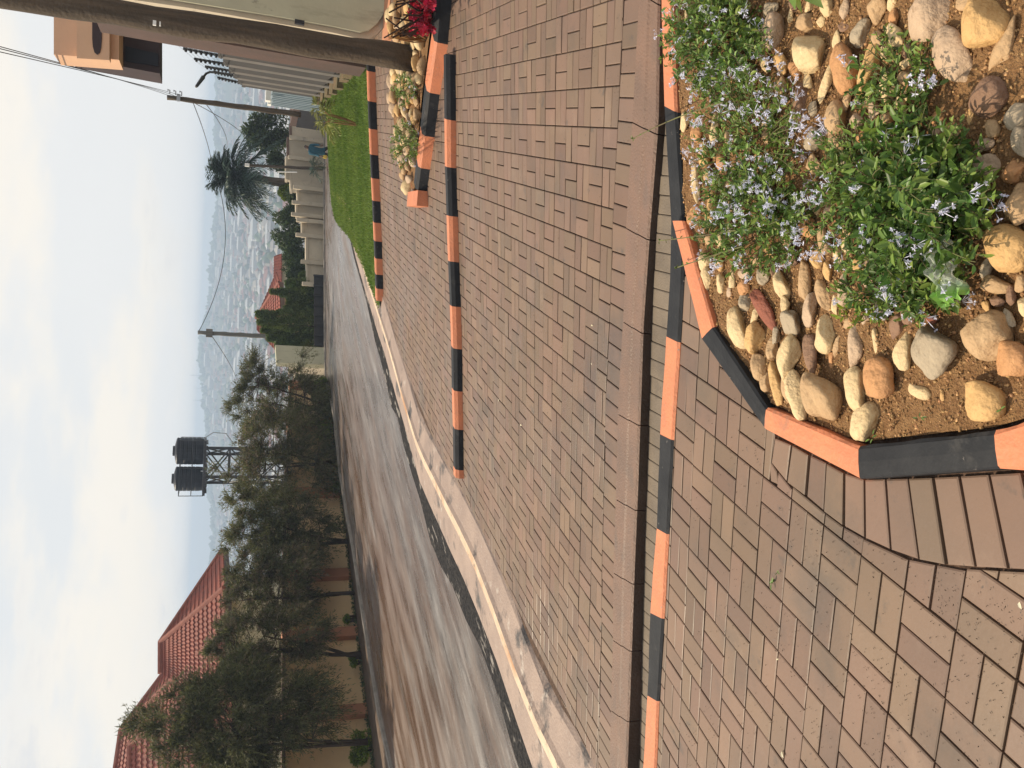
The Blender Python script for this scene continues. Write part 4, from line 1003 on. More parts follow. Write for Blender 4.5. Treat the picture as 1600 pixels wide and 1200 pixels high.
def stone(px, py, a, b_, ang, tone, seed, zf, h0, sharp=8, facets=9, name='stone', flat=.72, sub=4):
    f = gF if zf is gF else zf
    p = hit(px, py, h0, f); s = w2p(p)[2]/FOC; A, B = a*s, b_*s
    H = min(A, B)*flat*1.05; p = hit(px, py, h0+H*.48, f)
    W, Fc = rock(seed, facets, sharp, sub); W = W*[A, B, H]
    d = Vector((-math.sin(R(ang)), -math.cos(R(ang))*1.15, 0)); d.normalize(); e = Vector((-d.y, d.x, 0)); t_ = rnd.uniform(-.18, .18)
    # follow the slope and tilt a little
    X = W[:, :1]*np.array(d)+W[:, 1:2]*np.array(e); Z = W[:, 2]+t_*W[:, 0]+X[:, 0]*.12-X[:, 1]*.15
    V = np.stack([X[:, 0], X[:, 1], Z], 1)
    o = npmesh(name, V, Fc, M['st_'+tone], smooth=True, k=3); o.location = (p.x, p.y, f(p.x, p.y)+h0+H*.48); return o
ST = [(1103, 408, 13, 13, 0, 'cream'), (1105, 434, 18, 11, 90, 'cream'), (1125, 411, 13, 12, 0, 'golden'), (1127, 445, 16, 10, -50, 'cream'), (1146, 436, 13, 8, 90, 'cream'), (1166, 426, 13, 9, 0, 'pink'), (1141, 457, 9, 6, 90, 'pink'),
 (1154, 512, 29, 20, 90, 'cream'), (1180, 494, 18, 8, -45, 'cream'), (1179, 528, 23, 16, 100, 'golden'), (1194, 483, 36, 12, 58, 'brick'), (1228, 477, 14, 12, 90, 'cream'), (1237, 505, 20, 18, 0, 'grey'), (1206, 544, 16, 11, 90, 'tan'),
 (1233, 560, 34, 22, 90, 'cream'), (1185, 574, 19, 15, 90, 'tan'), (1196, 597, 14, 10, 90, 'tan'), (1213, 598, 33, 11, 75, 'golden'), (1270, 552, 33, 15, 70, 'brown'), (1257, 437, 28, 13, 100, 'tan'), (1266, 484, 25, 15, 110, 'pink'),
 (1289, 522, 28, 18, 90, 'cream'), (1287, 462, 24, 13, 70, 'tan'), (1277, 403, 15, 13, 90, 'golden'), (1221, 447, 21, 14, 90, 'cream'), (1232, 606, 22, 12, 95, 'tan'), (1245, 618, 36, 18, 80, 'cream'), (1283, 620, 39, 36, 60, 'tan'),
 (1338, 609, 33, 21, 80, 'cream'), (1375, 590, 32, 29, 0, 'orange'), (1350, 658, 31, 20, -60, 'cream'), (1436, 612, 23, 10, 20, 'cream'), (1536, 628, 36, 29, 20, 'golden'), (1472, 618, 8, 4, 90, 'golden'),
 (1306, 475, 15, 8, 90, 'cream'), (1320, 455, 26, 13, 90, 'pink'), (1337, 542, 31, 15, 95, 'pink'), (1370, 540, 24, 8, 85, 'cream'), (1411, 548, 28, 16, 90, 'cream'), (1459, 554, 41, 33, 20, 'grey'), (1402, 510, 21, 12, -45, 'brown'),
 (1540, 525, 38, 35, 0, 'tan'), (1580, 560, 30, 25, 0, 'orange'), (1310, 541, 17, 7, 110, 'tan'), (1455, 500, 13, 6, 20, 'brick'), (1555, 445, 26, 12, 20, 'tan'), (1576, 390, 35, 33, 30, 'golden'), (1588, 320, 26, 30, 0, 'tan'), (1595, 222, 16, 23, 0, 'grey'),
 (1583, 268, 20, 16, 0, 'orange'), (1606, 480, 16, 16, 0, 'cream'), (1452, 22, 40, 34, -30, 'pink'), (1537, 30, 38, 38, 0, 'golden'), (1490, 84, 46, 27, 66, 'pink'), (1545, 152, 31, 27, 0, 'brown'), (1570, 73, 40, 19, -58, 'tan'), (1345, 50, 21, 15, -30, 'grey'),
 (1309, 65, 15, 8, 100, 'cream'), (1319, 108, 34, 25, 100, 'orange'), (1357, 105, 40, 17, 110, 'golden'), (1397, 54, 22, 12, 60, 'cream'), (1388, 137, 20, 14, 90, 'cream'), (1459, 130, 13, 7, 60, 'brick'), (1306, 183, 24, 20, 60, 'tan'),
 (1350, 213, 15, 9, 0, 'orange'), (1512, 4, 20, 12, 30, 'tan'), (1208, 51, 26, 21, -60, 'pink'), (1262, 79, 36, 27, 60, 'cream'), (1222, 100, 17, 13, 90, 'golden'), (1243, 110, 14, 13, 0, 'orange'), (1223, 137, 19, 15, 60, 'tan'),
 (1250, 152, 24, 12, 90, 'brown'), (1291, 130, 28, 10, -66, 'cream'), (1258, 37, 17, 14, 0, 'tan'), (1204, 12, 17, 9, 0, 'grey'), (1071, 190, 14, 10, 90, 'cream'), (1102, 240, 19, 12, 90, 'golden'), (1087, 288, 28, 9, 88, 'cream'),
 (1085, 336, 15, 12, -45, 'orange'), (1113, 331, 28, 14, 90, 'golden'), (1232, 371, 26, 12, 100, 'tan'), (1262, 356, 19, 15, 0, 'orange'), (1259, 299, 15, 9, 0, 'brown'), (1128, 256, 15, 10, 90, 'orange'), (1289, 374, 21, 12, 80, 'tan'), (1293, 331, 11, 9, 0, 'pink'),
 (1190, 250, 16, 12, 30, 'golden'), (1075, 25, 20, 9, 90, 'cream'), (1130, 380, 16, 10, 60, 'cream'), (1360, 440, 20, 12, 40, 'pink'), (1420, 455, 14, 9, 10, 'tan'), (1205, 395, 13, 9, 20, 'golden'), (1295, 425, 14, 9, 70, 'golden'), (1330, 505, 12, 8, 0, 'tan')]
def fill_ok(px, py, r): return all(math.hypot(px-q[0], (py-q[1]))> (r+(q[2]*q[3])**.5)*.93 for q in ST)
lrf = random.Random(77); zones = [((1195, -5, 1425, 225), 90), ((1085, 395, 1345, 650), 120), ((1075, 200, 1145, 420), 40), ((1230, 250, 1330, 420), 40), ((1350, 400, 1480, 500), 30), ((1440, 180, 1600, 260), 8), ((1540, 400, 1600, 500), 8)]
for (x0, y0, x1, y1), tries_ in zones:
    for _ in range(tries_*6):
        px, py = lrf.uniform(x0, x1), lrf.uniform(y0, y1); a_ = lrf.uniform(11, 22); b2_ = a_*lrf.uniform(.5, .95)
        if fill_ok(px, py, (a_*b2_)**.5) and px > np.interp(py, [0, 165, 345, 511, 636], [1066, 1070, 1086, 1134, 1222])+a_: ST.append((px, py, a_, b2_, lrf.uniform(0, 180), lrf.choice(['cream', 'cream', 'tan', 'golden', 'orange', 'grey', 'tan', 'pink', 'brown'])))
LM = [((1045, 100), 'the straight orange kerb'), ((1090, 440), 'the slanting orange kerb'), ((1150, 600), 'the slanting black kerb'), ((1270, 690), 'the wide orange kerb'), ((1450, 700), 'the wide black kerb'), ((1194, 483), 'the dark red brick shard'),
      ((1480, 430), 'the plastic litter'), ((1120, 60), 'the leafy shrub by the straight kerb'), ((1165, 250), 'the shrub full of pale blue flowers'), ((1400, 300), 'the biggest dark green shrub'), ((1340, 490), 'the yellow green sprig'), ((1245, 5), 'the broad green leaves'),
      ((1283, 620), 'the big rounded boulder'), ((1459, 554), 'the big grey boulder'), ((1262, 79), 'the flat cream slab stone'), ((1490, 84), 'the long pinkish boulder'), ((1576, 390), 'the largest golden boulder'), ((1540, 525), 'the large tan boulder')]
used = {}; JAG = {7, 8, 21, 28, 30, 31, 42, 67, 20}
toned = {'cream': 'cream', 'tan': 'tan', 'golden': 'golden', 'orange': 'orange brown', 'pink': 'pinkish', 'brown': 'dark brown', 'grey': 'greyish', 'brick': 'dark red'}
rows = []
for i, (px, py, a, b_, ang, tone) in enumerate(ST):
    big = (a*b_)**.5; size = 'large' if big > 28 else 'medium' if big > 17 else 'small' if big > 11 else 'tiny'
    shape = 'angular' if i in JAG or tone == 'brick' else 'long' if a/b_ > 1.75 else 'round' if a/b_ < 1.25 else 'oval'
    dl = sorted(((math.hypot(px-q[0], py-q[1]), nm) for q, nm in LM if math.hypot(px-q[0], py-q[1]) > 14)); rows.append((i, f'{size} {shape} {toned[tone]} stone', dl[0][1], dl[0][0], dl[1][1]))
def stone_label(r):
    same = [q for q in rows if q[1] == r[1]]
    if len(same) == 1: return f'{r[1]} in the planter near {r[2]}'
    s2 = [q for q in same if q[2] == r[2]]
    if len(s2) == 1: return f'{r[1]} near {r[2]}'
    s3 = [q for q in s2 if q[4] == r[4]]
    if len(s3) == 1:
        u_ = f'{r[1]} between {r[2]} and {r[4]}'; return u_ if len(u_.split()) <= 16 else u_.replace(' stone', '', 1).replace('the shrub full of pale blue flowers', 'the blue flowered shrub').replace('the leafy shrub by the straight kerb', 'the kerbside shrub')
    s2.sort(key=lambda q: q[3]); k = s2.index(r); return f'{r[1]} '+('closest to ', 'second closest to ', 'third closest to ', 'fourth closest to ', 'fifth closest to ', 'sixth closest to ', 'seventh closest to ', 'eighth closest to ')[min(k, 7)]+r[2].replace('the leafy shrub by the straight kerb', 'the kerbside shrub')
for i, (px, py, a, b_, ang, tone) in enumerate(ST):
    jag = i in JAG
    o = stone(px, py, a*1.13, b_*1.13, ang, tone, 100+i, gF, .010, sharp=34 if tone == 'brick' or jag else 18 if i % 3 else 10, facets=6 if jag else 8, flat=.55 if tone == 'brick' else .72)
    tag(o, stone_label(rows[i]), 'stone', 'river stones in the foreground planter')

# soil and gravel in the planter
SP = [(1058, -240), (1060, 165), (1072, 345), (1120, 505), (1200, 628), (1341, 690), (1553, 667), (1720, 620), (1760, 300), (1760, -240)]
soil = [hF(px, py, .015) for px, py in SP]; soill = [(p.x, p.y) for p in soil]
def bumps(x, y): return .006*math.sin(x*31+1)*math.sin(y*27)+.004*math.sin(x*71)*math.sin(y*63+2)+.012*math.sin(x*6)*math.sin(y*7+1)
fan('soil', soill, M['soil'], lambda x, y: .012+bumps(x, y), gF, n=50)
pts = scatter(soill, 15000); V0, F0 = ICO[1]
n_ = len(pts); P = np.array([(x, y, gF(x, y)+.013+bumps(x, y)) for x, y in pts]); S = rng.uniform(.0018, .0048, (n_, 1, 1))*rng.uniform(.6, 1.5, (n_, 1, 3))
V = (P[:, None]+V0[None]*S*(1+.25*rng.normal(size=(n_, len(V0), 1)))).reshape(-1, 3); Fi = (F0[None]+np.arange(n_)[:, None, None]*len(V0)).reshape(-1, 3)
T = np.repeat(np.stack([rng.random(n_), rng.random(n_), np.zeros(n_), np.ones(n_)], 1), len(V0), 0)
tag(npmesh('gravel', V, Fi, M['gravel'], tint=T, k=3), 'coarse orange brown gravel covering the planter soil', 'gravel', kind='stuff')

# ---------------------------------------------------------------- foliage materials
M['leaf'] = mat('shrub leaf', (.15, .24, .05), .45, (.09, .165, .035), 9, 3, tintamt=.5, trans=.3, spec=.4, tip=(.30, .38, .06))
M['leaf_dark'] = mat('dark shrub leaf', (.11, .20, .042), .42, (.07, .14, .03), 9, 3, tintamt=.5, trans=.3, spec=.35, tip=(.27, .36, .06))
M['leaf_lime'] = mat('lime leaf', (.24, .30, .03), .5, (.15, .23, .03), 9, 3, tintamt=.4, trans=.35)
M['stem'] = mat('green stem', (.13, .14, .05), .7, (.10, .07, .04), 8, 3)
M['twig'] = mat('brown twig', (.07, .045, .03), .85, (.045, .03, .022), 3, 4)
M['flower'] = mat('pale blue petal', (.68, .70, .86), .6, (.74, .74, .88), 9, 2, tintamt=.15, trans=.3)
M['redflower'] = mat('crimson petal', (.38, .012, .04), .5, (.28, .008, .03), 9, 2, tintamt=.4, trans=.2)
M['feather'] = mat('feathery foliage', (.125, .13, .048), .6, (.085, .09, .036), .8, 4, tintamt=.7, trans=.42)
M['feather_dry'] = mat('dry seed twigs', (.26, .19, .115), .8, (.17, .125, .08), .8, 4, tintamt=.45)
M['conifer'] = mat('conifer foliage', (.10, .16, .038), .6, (.17, .21, .05), .9, 5, tintamt=.5, trans=.15)
M['bush'] = mat('bush foliage', (.05, .085, .032), .6, (.08, .115, .04), .8, 5, tintamt=.5, trans=.15)
M['palm'] = mat('palm frond', (.025, .05, .035), .55, (.035, .065, .04), 1, 3, tintamt=.4, trans=.12)
M['yellowpalm'] = mat('yellow green frond', (.26, .25, .06), .55, (.17, .20, .05), 3, 3, tintamt=.4, trans=.3)
M['tanstem'] = mat('tan stem', (.32, .17, .05), .6, (.22, .12, .05), 4, 4)

def shrub(name, label, basepx, ell, nst, hr, leafm, lsize, flowers=0, flower_box=None, nleaf=15, f=gF, stemr=.0016, group=None, near=True, hz=.0, cat='shrub', fl='flower', seed=0):
    lr_ = random.Random(seed or 5); b0 = hit(*basepx, 0, f); root = empty(name, b0, label, cat, group)
    cx, cy, rx, ry = ell; st = MB(); Pp, Dd, Ll, Tt = [], [], [], []; heads = []
    for s in range(nst):
        th = lr_.uniform(0, 6.283); r = lr_.random()**.5; tx, ty = cx+rx*r*math.cos(th), cy+ry*r*math.sin(th); h = lr_.uniform(*hr)*(1-.45*r)+hz
        tip = hit(tx, ty, h, f); bb = b0.lerp(hit(tx+40*h, ty, 0, f), lr_.uniform(.25, .75)); bb.z = f(bb.x, bb.y)
        mid = bb.lerp(tip, .5)+V_((lr_.gauss(0, .02), lr_.gauss(0, .02), h*.45)); P_ = [bb*(1-t)**2+mid*2*t*(1-t)+tip*t*t for t in [k/7 for k in range(8)]]
        st.tube(P_, [stemr*(1.3-.7*k/7) for k in range(8)], 4, cap=False)
        lime = lr_.random() < .5; sl_ = lr_.uniform(.6, 1.2); nl_ = int(nleaf*lr_.uniform(.5, 1.3))
        for k in range(nl_):
            t = .25+.75*(k+lr_.random())/nl_; Tt.append((t**4*lr_.uniform(.4, .9)) if lime else (.8 if lr_.random() < .012 else 0)); q = bb*(1-t)**2+mid*2*t*(1-t)+tip*t*t; tg = (mid-bb)*(1-t)+(tip-mid)*t; tg.normalize()
            sd = V_((lr_.gauss(0, 1), lr_.gauss(0, 1), lr_.gauss(.35, .6))); d = sd-tg*sd.dot(tg)*.6; d.normalize(); d += tg*.5
            Pp.append(q); Dd.append(d); Ll.append(lsize*sl_*lr_.uniform(.5, 1.25)*(1.1-.35*t))
        want = flowers and lr_.random() < flowers and (not flower_box or (flower_box[0] < tx < flower_box[2] and flower_box[1] < ty < flower_box[3]))
        if want and len(heads) < 98:
            FP, FD, FL, FW = [], [], [], []; PP, PD, PL, PW = [], [], [], []; heads.append((FP, FD, FL, FW, PP, PD, PL, PW))
            tg = (tip-mid).normalized()
            for k in range(lr_.randint(4, 9)):
                d = (tg+V_((lr_.gauss(0, .7), lr_.gauss(0, .7), lr_.gauss(.2, .5)))).normalized(); tl = lr_.uniform(.020, .040); e = tip+d*tl
                FP.append(tip+d*.002); FD.append(d); FL.append(tl); FW.append(.0022)
                u = d.orthogonal().normalized(); v = d.cross(u)
                if lr_.random() < .75:
                    for m_ in range(5):
                        a_ = m_*1.2566+lr_.random()*.2; dd = u*math.cos(a_)+v*math.sin(a_)+d*.25; PP.append(e); PD.append(dd); PL.append(lr_.uniform(.006, .010)); PW.append(.005)
    st.build('stems', M['stem'], root)
    V, Fi, T = leaves(np.array(Pp), np.array(Dd), np.array(Ll), np.array(Ll)*.44, near=near); T[:, 2] = np.repeat(np.array(Tt), len(T)//len(Tt)); npmesh('foliage', V, Fi, M[leafm], root, tint=T)
    for (FP, FD, FL, FW, PP, PD, PL, PW) in heads:
        if not PP: continue
        a_ = leaves(np.array(FP), np.array(FD), np.array(FL), np.array(FW), fold=.3, near=False); c_ = leaves(np.array(PP), np.array(PD), np.array(PL), np.array(PW), fold=.15, near=False)
        V, Fi, T = merge([a_, c_]); npmesh('flower_head', V, Fi, M[fl], root, tint=T)
    return root
shrub('flowering_shrub', 'leafy green shrub with a few pale blue flowers beside the straight orange kerb', (1150, 60), (1120, 60, 92, 105), 260, (.04, .22), 'leaf', .031, .16, seed=3, nleaf=14)
shrub('flowering_shrub', 'sprawling shrub thick with pale blue flowers against the dark kerb', (1190, 235), (1165, 215, 100, 125), 250, (.03, .18), 'leaf', .026, .28, seed=4, nleaf=11)
shrub('flowering_shrub', 'green shrub with long stray stems reaching over the kerb corner', (1215, 350), (1175, 345, 100, 95), 210, (.03, .20), 'leaf', .030, .22, seed=5, nleaf=12)
shrub('flowering_shrub', 'biggest dark green shrub in the planter, between the plastic litter and the long pinkish boulder', (1465, 325), (1440, 310, 125, 150), 290, (.05, .28), 'leaf_dark', .040, .09, seed=6, nleaf=11)
shrub('flowering_shrub', 'thin straggly shrub of bright small leaves in the middle of the planter', (1370, 290), (1335, 300, 90, 130), 210, (.03, .16), 'leaf', .025, .06, seed=7, nleaf=10)
shrub('flowering_shrub', 'low leafy shrub just in front of the pink stones and plastic litter', (1435, 450), (1405, 435, 115, 75), 160, (.03, .16), 'leaf', .031, .10, seed=8, nleaf=11)
shrub('seedling', 'small yellow green sprig among the stones near the planter middle', (1375, 485), (1345, 490, 45, 25), 16, (.03, .10), 'leaf_lime', .030, 0, seed=9, nleaf=7, cat='plant')
shrub('weed', 'thin weed growing between the pinkish boulder and the dark brown stone', (1450, 165), (1400, 125, 85, 85), 80, (.02, .13), 'leaf', .027, .05, seed=10, nleaf=9, cat='plant')
# stray long stems reaching across the kerb
sr = empty('trailing_stems', hF(1180, 400), 'three long bare stems trailing from the shrub across the orange kerb', 'stem')
for (a, m_, c, h1) in (((1160, 385, .12), (1110, 400, .13), (1058, 418, .09), 0), ((1150, 360, .12), (1090, 370, .14), (1030, 376, .10), 0), ((1130, 160, .13), (1060, 178, .16), (990, 216, .12), 0)):
    A_, B_, C_ = hF(*a), hF(*m_), hF(*c); b = MB(); P_ = [A_*(1-t)**2+B_*2*t*(1-t)+C_*t*t for t in [k/10 for k in range(11)]]; b.tube(P_, .0022, 5, cap=False); b.build('stem', M['stem'], sr)
    n_ = 9; PPp = np.array([P_[2+k] for k in range(n_)]+[P_[10]]*3); V, Fi, T = leaves(PPp, rv(len(PPp))+np.array([0, 0, .5]), rng.uniform(.010, .02, len(PPp)), .009); T[:, 2] = 0; npmesh('foliage', V, Fi, M['leaf'], sr, tint=T)
# broad leaves at the edge
bl = empty('broadleaf_plant', hF(1250, -60), 'glossy broad leaved plant overhanging the planter at the edge of view', 'plant')
P_ = np.array([hF(1245, -55, .16)]*6); D_ = np.array([hF(x, y, h) for x, y, h in ((1240, 16, .16), (1285, 14, .12), (1205, -5, .18), (1300, -50, .14), (1180, -60, .15), (1250, 22, .06))])-P_
V, Fi, T = leaves(P_, D_, np.linalg.norm(D_, axis=1), .06, up=np.tile([0, 0, 1.], (6, 1)), fold=.2); T[:, 2] = 0
for k in range(6):
    V6 = V[k*6:(k+1)*6]; npmesh('leaf', V6, np.array([(0, 1, 2, 3), (0, 3, 5, 4)]), M['leaf'], bl, tint=T[k*6:(k+1)*6])
b = MB(); b.tube([hF(1262, -60, 0), hF(1245, -55, .16)], .006, 6); b.build('stem', M['stem'], bl)

# plastic litter
m = bpy.data.materials.new('clear green plastic film'); m.use_nodes = True; t = m.node_tree; bs = t.nodes['Principled BSDF']; bs.inputs['Roughness'].default_value = .18
tcn = N('ShaderNodeTexCoord', t); sx = N('ShaderNodeSeparateXYZ', t); t.links.new(tcn.outputs['Object'], sx.inputs[0]); rp = N('ShaderNodeValToRGB', t); rp.color_ramp.elements[0].position = .02; rp.color_ramp.elements[1].position = .05
rp.color_ramp.elements[0].color = (.20, .40, .08, 1); rp.color_ramp.elements[1].color = (.62, .66, .58, 1); t.links.new(sx.outputs[0], rp.inputs[0]); t.links.new(rp.outputs[0], bs.inputs['Base Color'])
tr = N('ShaderNodeBsdfTransparent', t); ms = N('ShaderNodeMixShader', t); rp2 = N('ShaderNodeMapRange', t); rp2.inputs[1].default_value = .02; rp2.inputs[2].default_value = .05; rp2.inputs[3].default_value = .08; rp2.inputs[4].default_value = .6
t.links.new(sx.outputs[0], rp2.inputs[0]); t.links.new(rp2.outputs[0], ms.inputs[0]); t.links.new(bs.outputs[0], ms.inputs[1]); t.links.new(tr.outputs[0], ms.inputs[2]); t.links.new(ms.outputs[0], t.nodes['Material Output'].inputs[0])
A_, B_ = hF(1492, 470, .10), hF(1470, 375, .12); d = B_-A_; e = V_((.3, -1, 0)).normalized()*.085; b = MB(); nu, nv = 22, 12
for i in range(nu+1):
    for j in range(nv+1):
        u, v = i/nu, j/nv-.5; p = d*u+e*v*(1-.35*u)*1.0; z = .012*math.sin(u*19+v*4)+.010*math.sin(v*23+u*9)+rnd.gauss(0, .0025)+.02*math.sin(u*3.1); b.v.append((p.x+rnd.gauss(0, .002), p.y, p.z+z))
b.f = [(i*(nv+1)+j, i*(nv+1)+j+1, (i+1)*(nv+1)+j+1, (i+1)*(nv+1)+j) for i in range(nu) for j in range(nv)]; b.mi = [0]*len(b.f)
o = b.build('plastic_wrapper', m); o.location = A_; tag(o, 'crumpled clear plastic wrapper with a bright green end lying on the shrubs', 'litter')

# fallen leaves and petals on the paving
M['petal'] = mat('dry pale petal', (.72, .66, .50), .8, (.55, .50, .32), 30, 2)
LL = [(1208, 912, 12, 'leaf', 'curled green leaf lying on the paving below the planter'), (1215, 1031, 5, 'petal', 'pale round petal lying on the forecourt paving'), (1226, 1184, 13, 'petal', 'dry pale leaf near the lower edge of the forecourt paving'), (1595, 940, 12, 'petal', 'pale dry leaf by the soldier course end'),
      (925, 508, 5, 'petal', 'tiny yellowish petal on the driveway near the drain'), (926, 570, 4, 'petal', 'tiny white petal on the driveway beside the drain'), (1217, 893, 6, 'leaf', 'small green leaf fragment above the curled leaf'), (816, 665, 5, 'petal', 'tiny pale petal in the middle of the driveway'), (780, 628, 5, 'petal', 'tiny pale petal near the end of the crossing kerb'),
      (1018, 712, 17, 'twig', 'dark crumpled twig litter in the drain'), (1440, 652, 9, 'leaf', 'green leaf sprig on the gravel near the wide black kerb'), (1365, 683, 9, 'leaf', 'green sprig on the gravel beside the wide orange kerb'), (1568, 640, 9, 'leaf', 'green leaf beside the golden boulder by the kerb')]
for k, (px, py, sz, mm, lab) in enumerate(LL):
    soil_ = py < 700 and px > 1100; p = hit(px, py, .03 if soil_ else .004, gF if px > 1040 else gM)
    if px == 1018: p = hit(1030, py, 0, gF); p.z -= .055
    s = sz*w2p(p)[2]/FOC; nn_ = 1 if mm == 'petal' else 4 if mm == 'leaf' else 26; V, Fi, T = leaves(np.tile([0, 0, .002], (nn_, 1))+rv(nn_)*[s*.25, s*.25, .001]*(nn_ > 1), rv(nn_)*[1, 1, .25], np.full(nn_, s), s*(.55 if nn_ == 1 else .35 if nn_ < 9 else .08), up=np.tile([0, 0, 1.], (nn_, 1)), fold=.3)
    o = npmesh('fallen_leaf' if mm != 'petal' else 'fallen_petal', V, Fi, M[mm], tint=T); o.location = (p.x, p.y, p.z+.003); tag(o, lab, 'litter')

dbp = []
while len(dbp) < 2200:
    px, py = rnd.uniform(600, 1600), rnd.uniform(0, 1200)
    if px < 960+40*(py < 300) and px > 735+0: p = hM(px, py)
    elif px > 1075 and py > 640: p = hF(px, py)
    else: continue
    p.z += .004; dbp.append(p[:])
P = np.array(dbp)+rv(len(dbp))*[.0, .0, 0]; kk_ = rng.choice(300, len(dbp)); cen = P[kk_*0+kk_]; mixm = rng.random(len(dbp)) < .6; P = np.where(mixm[:, None], cen+rv(len(dbp))*[.05, .05, 0], P); P[:, 2] = [ (gM(x, y) if (y > 3.55-.286*x) else gF(x, y))+.004 for x, y in P[:, :2]]
hole_ok = np.array([not inside((x, y), hole) for x, y in P[:, :2]]); P = P[hole_ok]
V, Fi, T = leaves(P, rv(len(P))*[1, 1, .2], rng.uniform(.003, .009, len(P)), .003, fold=.4, near=False); tag(npmesh('debris', V, Fi, M['twig'], tint=T), 'dark plant specks and grit strewn over the paving', 'debris', kind='stuff')

# ---------------------------------------------------------------- small island
IF = [(702, 0), (696, 70), (684, 150), (676, 215), (669, 265), (661, 303)]
def up_line(foot, cuts_, cols, ht, wid, root): upstand(root, foot, cuts_, cols, gM, ht, wid, .03, .03)
ir = empty('painted_kerb', hM(680, 180), 'black and orange kerb around the small stone island at the pole foot', 'kerb')
foot = [(722, -260), (706, 0), (700, 70), (687, 150), (679, 215), (672, 265), (667, 300)]
up_line(foot, [-250, -110, 70, 148, 215, 265, 299], ['orange', 'black', 'orange', 'black', 'orange', 'black'], .13, .17, ir)
foot2 = [(625, -120), (622, 60), (620, 120), (624, 190), (634, 240), (650, 290), (660, 305)]
up_line(foot2, [-100, 60, 190, 300], ['orange', 'orange', 'orange'], .06, .08, ir)
tp = hM(668, 299); tq = hM(652, 296); b = MB()
dn = (tq-tp); dn.z = 0; slab(b, tp+V_((0, 0, 0)), tp+dn+V_((-.04, .02, 0)), tp.z-.06, tp.z+.11, tq.z-.06, tq.z+.11, .17, back=False); o = b.build('kerb_block', M['orange'], ir); o['label'] = 'orange painted kerb block'
IS = [(655, 300), (645, 292), (632, 240), (622, 190), (620, 120), (622, 60), (622, -100), (690, -100), (684, 30), (668, 150), (662, 210)]
isl = [hM(*p) for p in IS]; islp = [(p.x, p.y) for p in isl]
fan('island_soil', islp, M['soil'], .06, gM, n=8)
tn = ['cream', 'cream', 'golden', 'tan', 'pink']
PB = []; lr2 = random.Random(3); protos = []
tries = 0
while len(PB) < 130 and tries < 9000:
    tries += 1; q = scatter(islp, 1)[0]; a_ = lr2.uniform(.055, .11); c_ = hM(654, 94)
    if q[0] < min(p[0] for p in islp) or math.hypot(q[0]-c_.x, q[1]-c_.y) < .2: continue
    if any((q[0]-r_[0])**2+(q[1]-r_[1])**2 < (.72*(a_+r_[2]))**2 for r_ in PB): continue
    PB.append((q[0], q[1], a_))
for k in range(8):
    W, Fc = rock(700+k, 9, 8, 3); protos.append((W, Fc))
for k, (x, y, a_) in enumerate(PB):
    W, Fc = protos[k % 8]; t_ = lr2.uniform(0, 6.28); ca, sa = math.cos(t_), math.sin(t_); W = W*[a_, a_*.7, a_*.55]; W = np.stack([W[:, 0]*ca-W[:, 1]*sa, W[:, 0]*sa+W[:, 1]*ca, W[:, 2]], 1)
    o = npmesh('stone', W, Fc, M['st_'+tn[k % 5]], smooth=True, k=3); o.location = (x, y, gM(x, y)+.085+lr2.uniform(0, .035)); o.rotation_euler = (lr2.uniform(-.2, .2), lr2.uniform(-.2, .2), 0)
    tag(o, 'pale rounded stone packed on the small island at the foot of the timber pole', 'stone', 'pale stones on the small island')
shrub('flowering_shrub', 'small wispy green shrub on the island just left of the timber pole', (650, 140), (632, 140, 22, 30), 70, (.12, .45), 'leaf', .045, .15, f=gM, seed=21, nleaf=13, stemr=.003, near=False)
shrub('flowering_shrub', 'larger wispy green shrub on the island near its pointed end', (652, 225), (632, 228, 26, 42), 110, (.12, .5), 'leaf', .045, .12, f=gM, seed=22, nleaf=14, stemr=.003, near=False)
rs_ = shrub('thorny_shrub', 'crimson flowered thorny shrub behind the black kerb of the island', (672, 20), (656, 16, 16, 38), 70, (.15, .35), 'leaf', .075, .9, f=gM, seed=23, nleaf=4, stemr=.009, near=True, fl='redflower')
for _ in range(60):
    Pp = np.repeat(np.array([hM(rnd.uniform(645, 675), rnd.uniform(-15, 50), rnd.uniform(.15, .35))[:]]), 8, 0); V, Fi, T = leaves(Pp+rv(8)*.012, rv(8)+[0, -.3, .5], .055, .05, fold=.1); npmesh('flower_head', V, Fi, M['redflower'], rs_, tint=T)
b = MB()
for k in range(16):
    a, c = hM(678, rnd.uniform(-20, 55), .05), hM(rnd.uniform(600, 640), rnd.uniform(-20, 60), .55); b.tube([a, a.lerp(c, .5)+V_((rnd.gauss(0, .05), 0, 0)), c], [.012, .01, .007], 5, cap=False)
b.build('branches', M['twig'], rs_)
dt = empty('dry_stems', hM(672, 60), 'bundle of dry brown stems leaning between the timber pole and the cream gate panel', 'plant')
b = MB()
for k in range(26):
    a, c = hM(rnd.uniform(655, 668), rnd.uniform(50, 66), .04), hM(rnd.uniform(605, 628), rnd.uniform(44, 62), .42); b.tube([a, a.lerp(c, .5)+V_((rnd.gauss(0, .02), 0, 0)), c], [.009, .008, .005], 4, cap=False)
b.build('stems', M['tanstem'], dt)

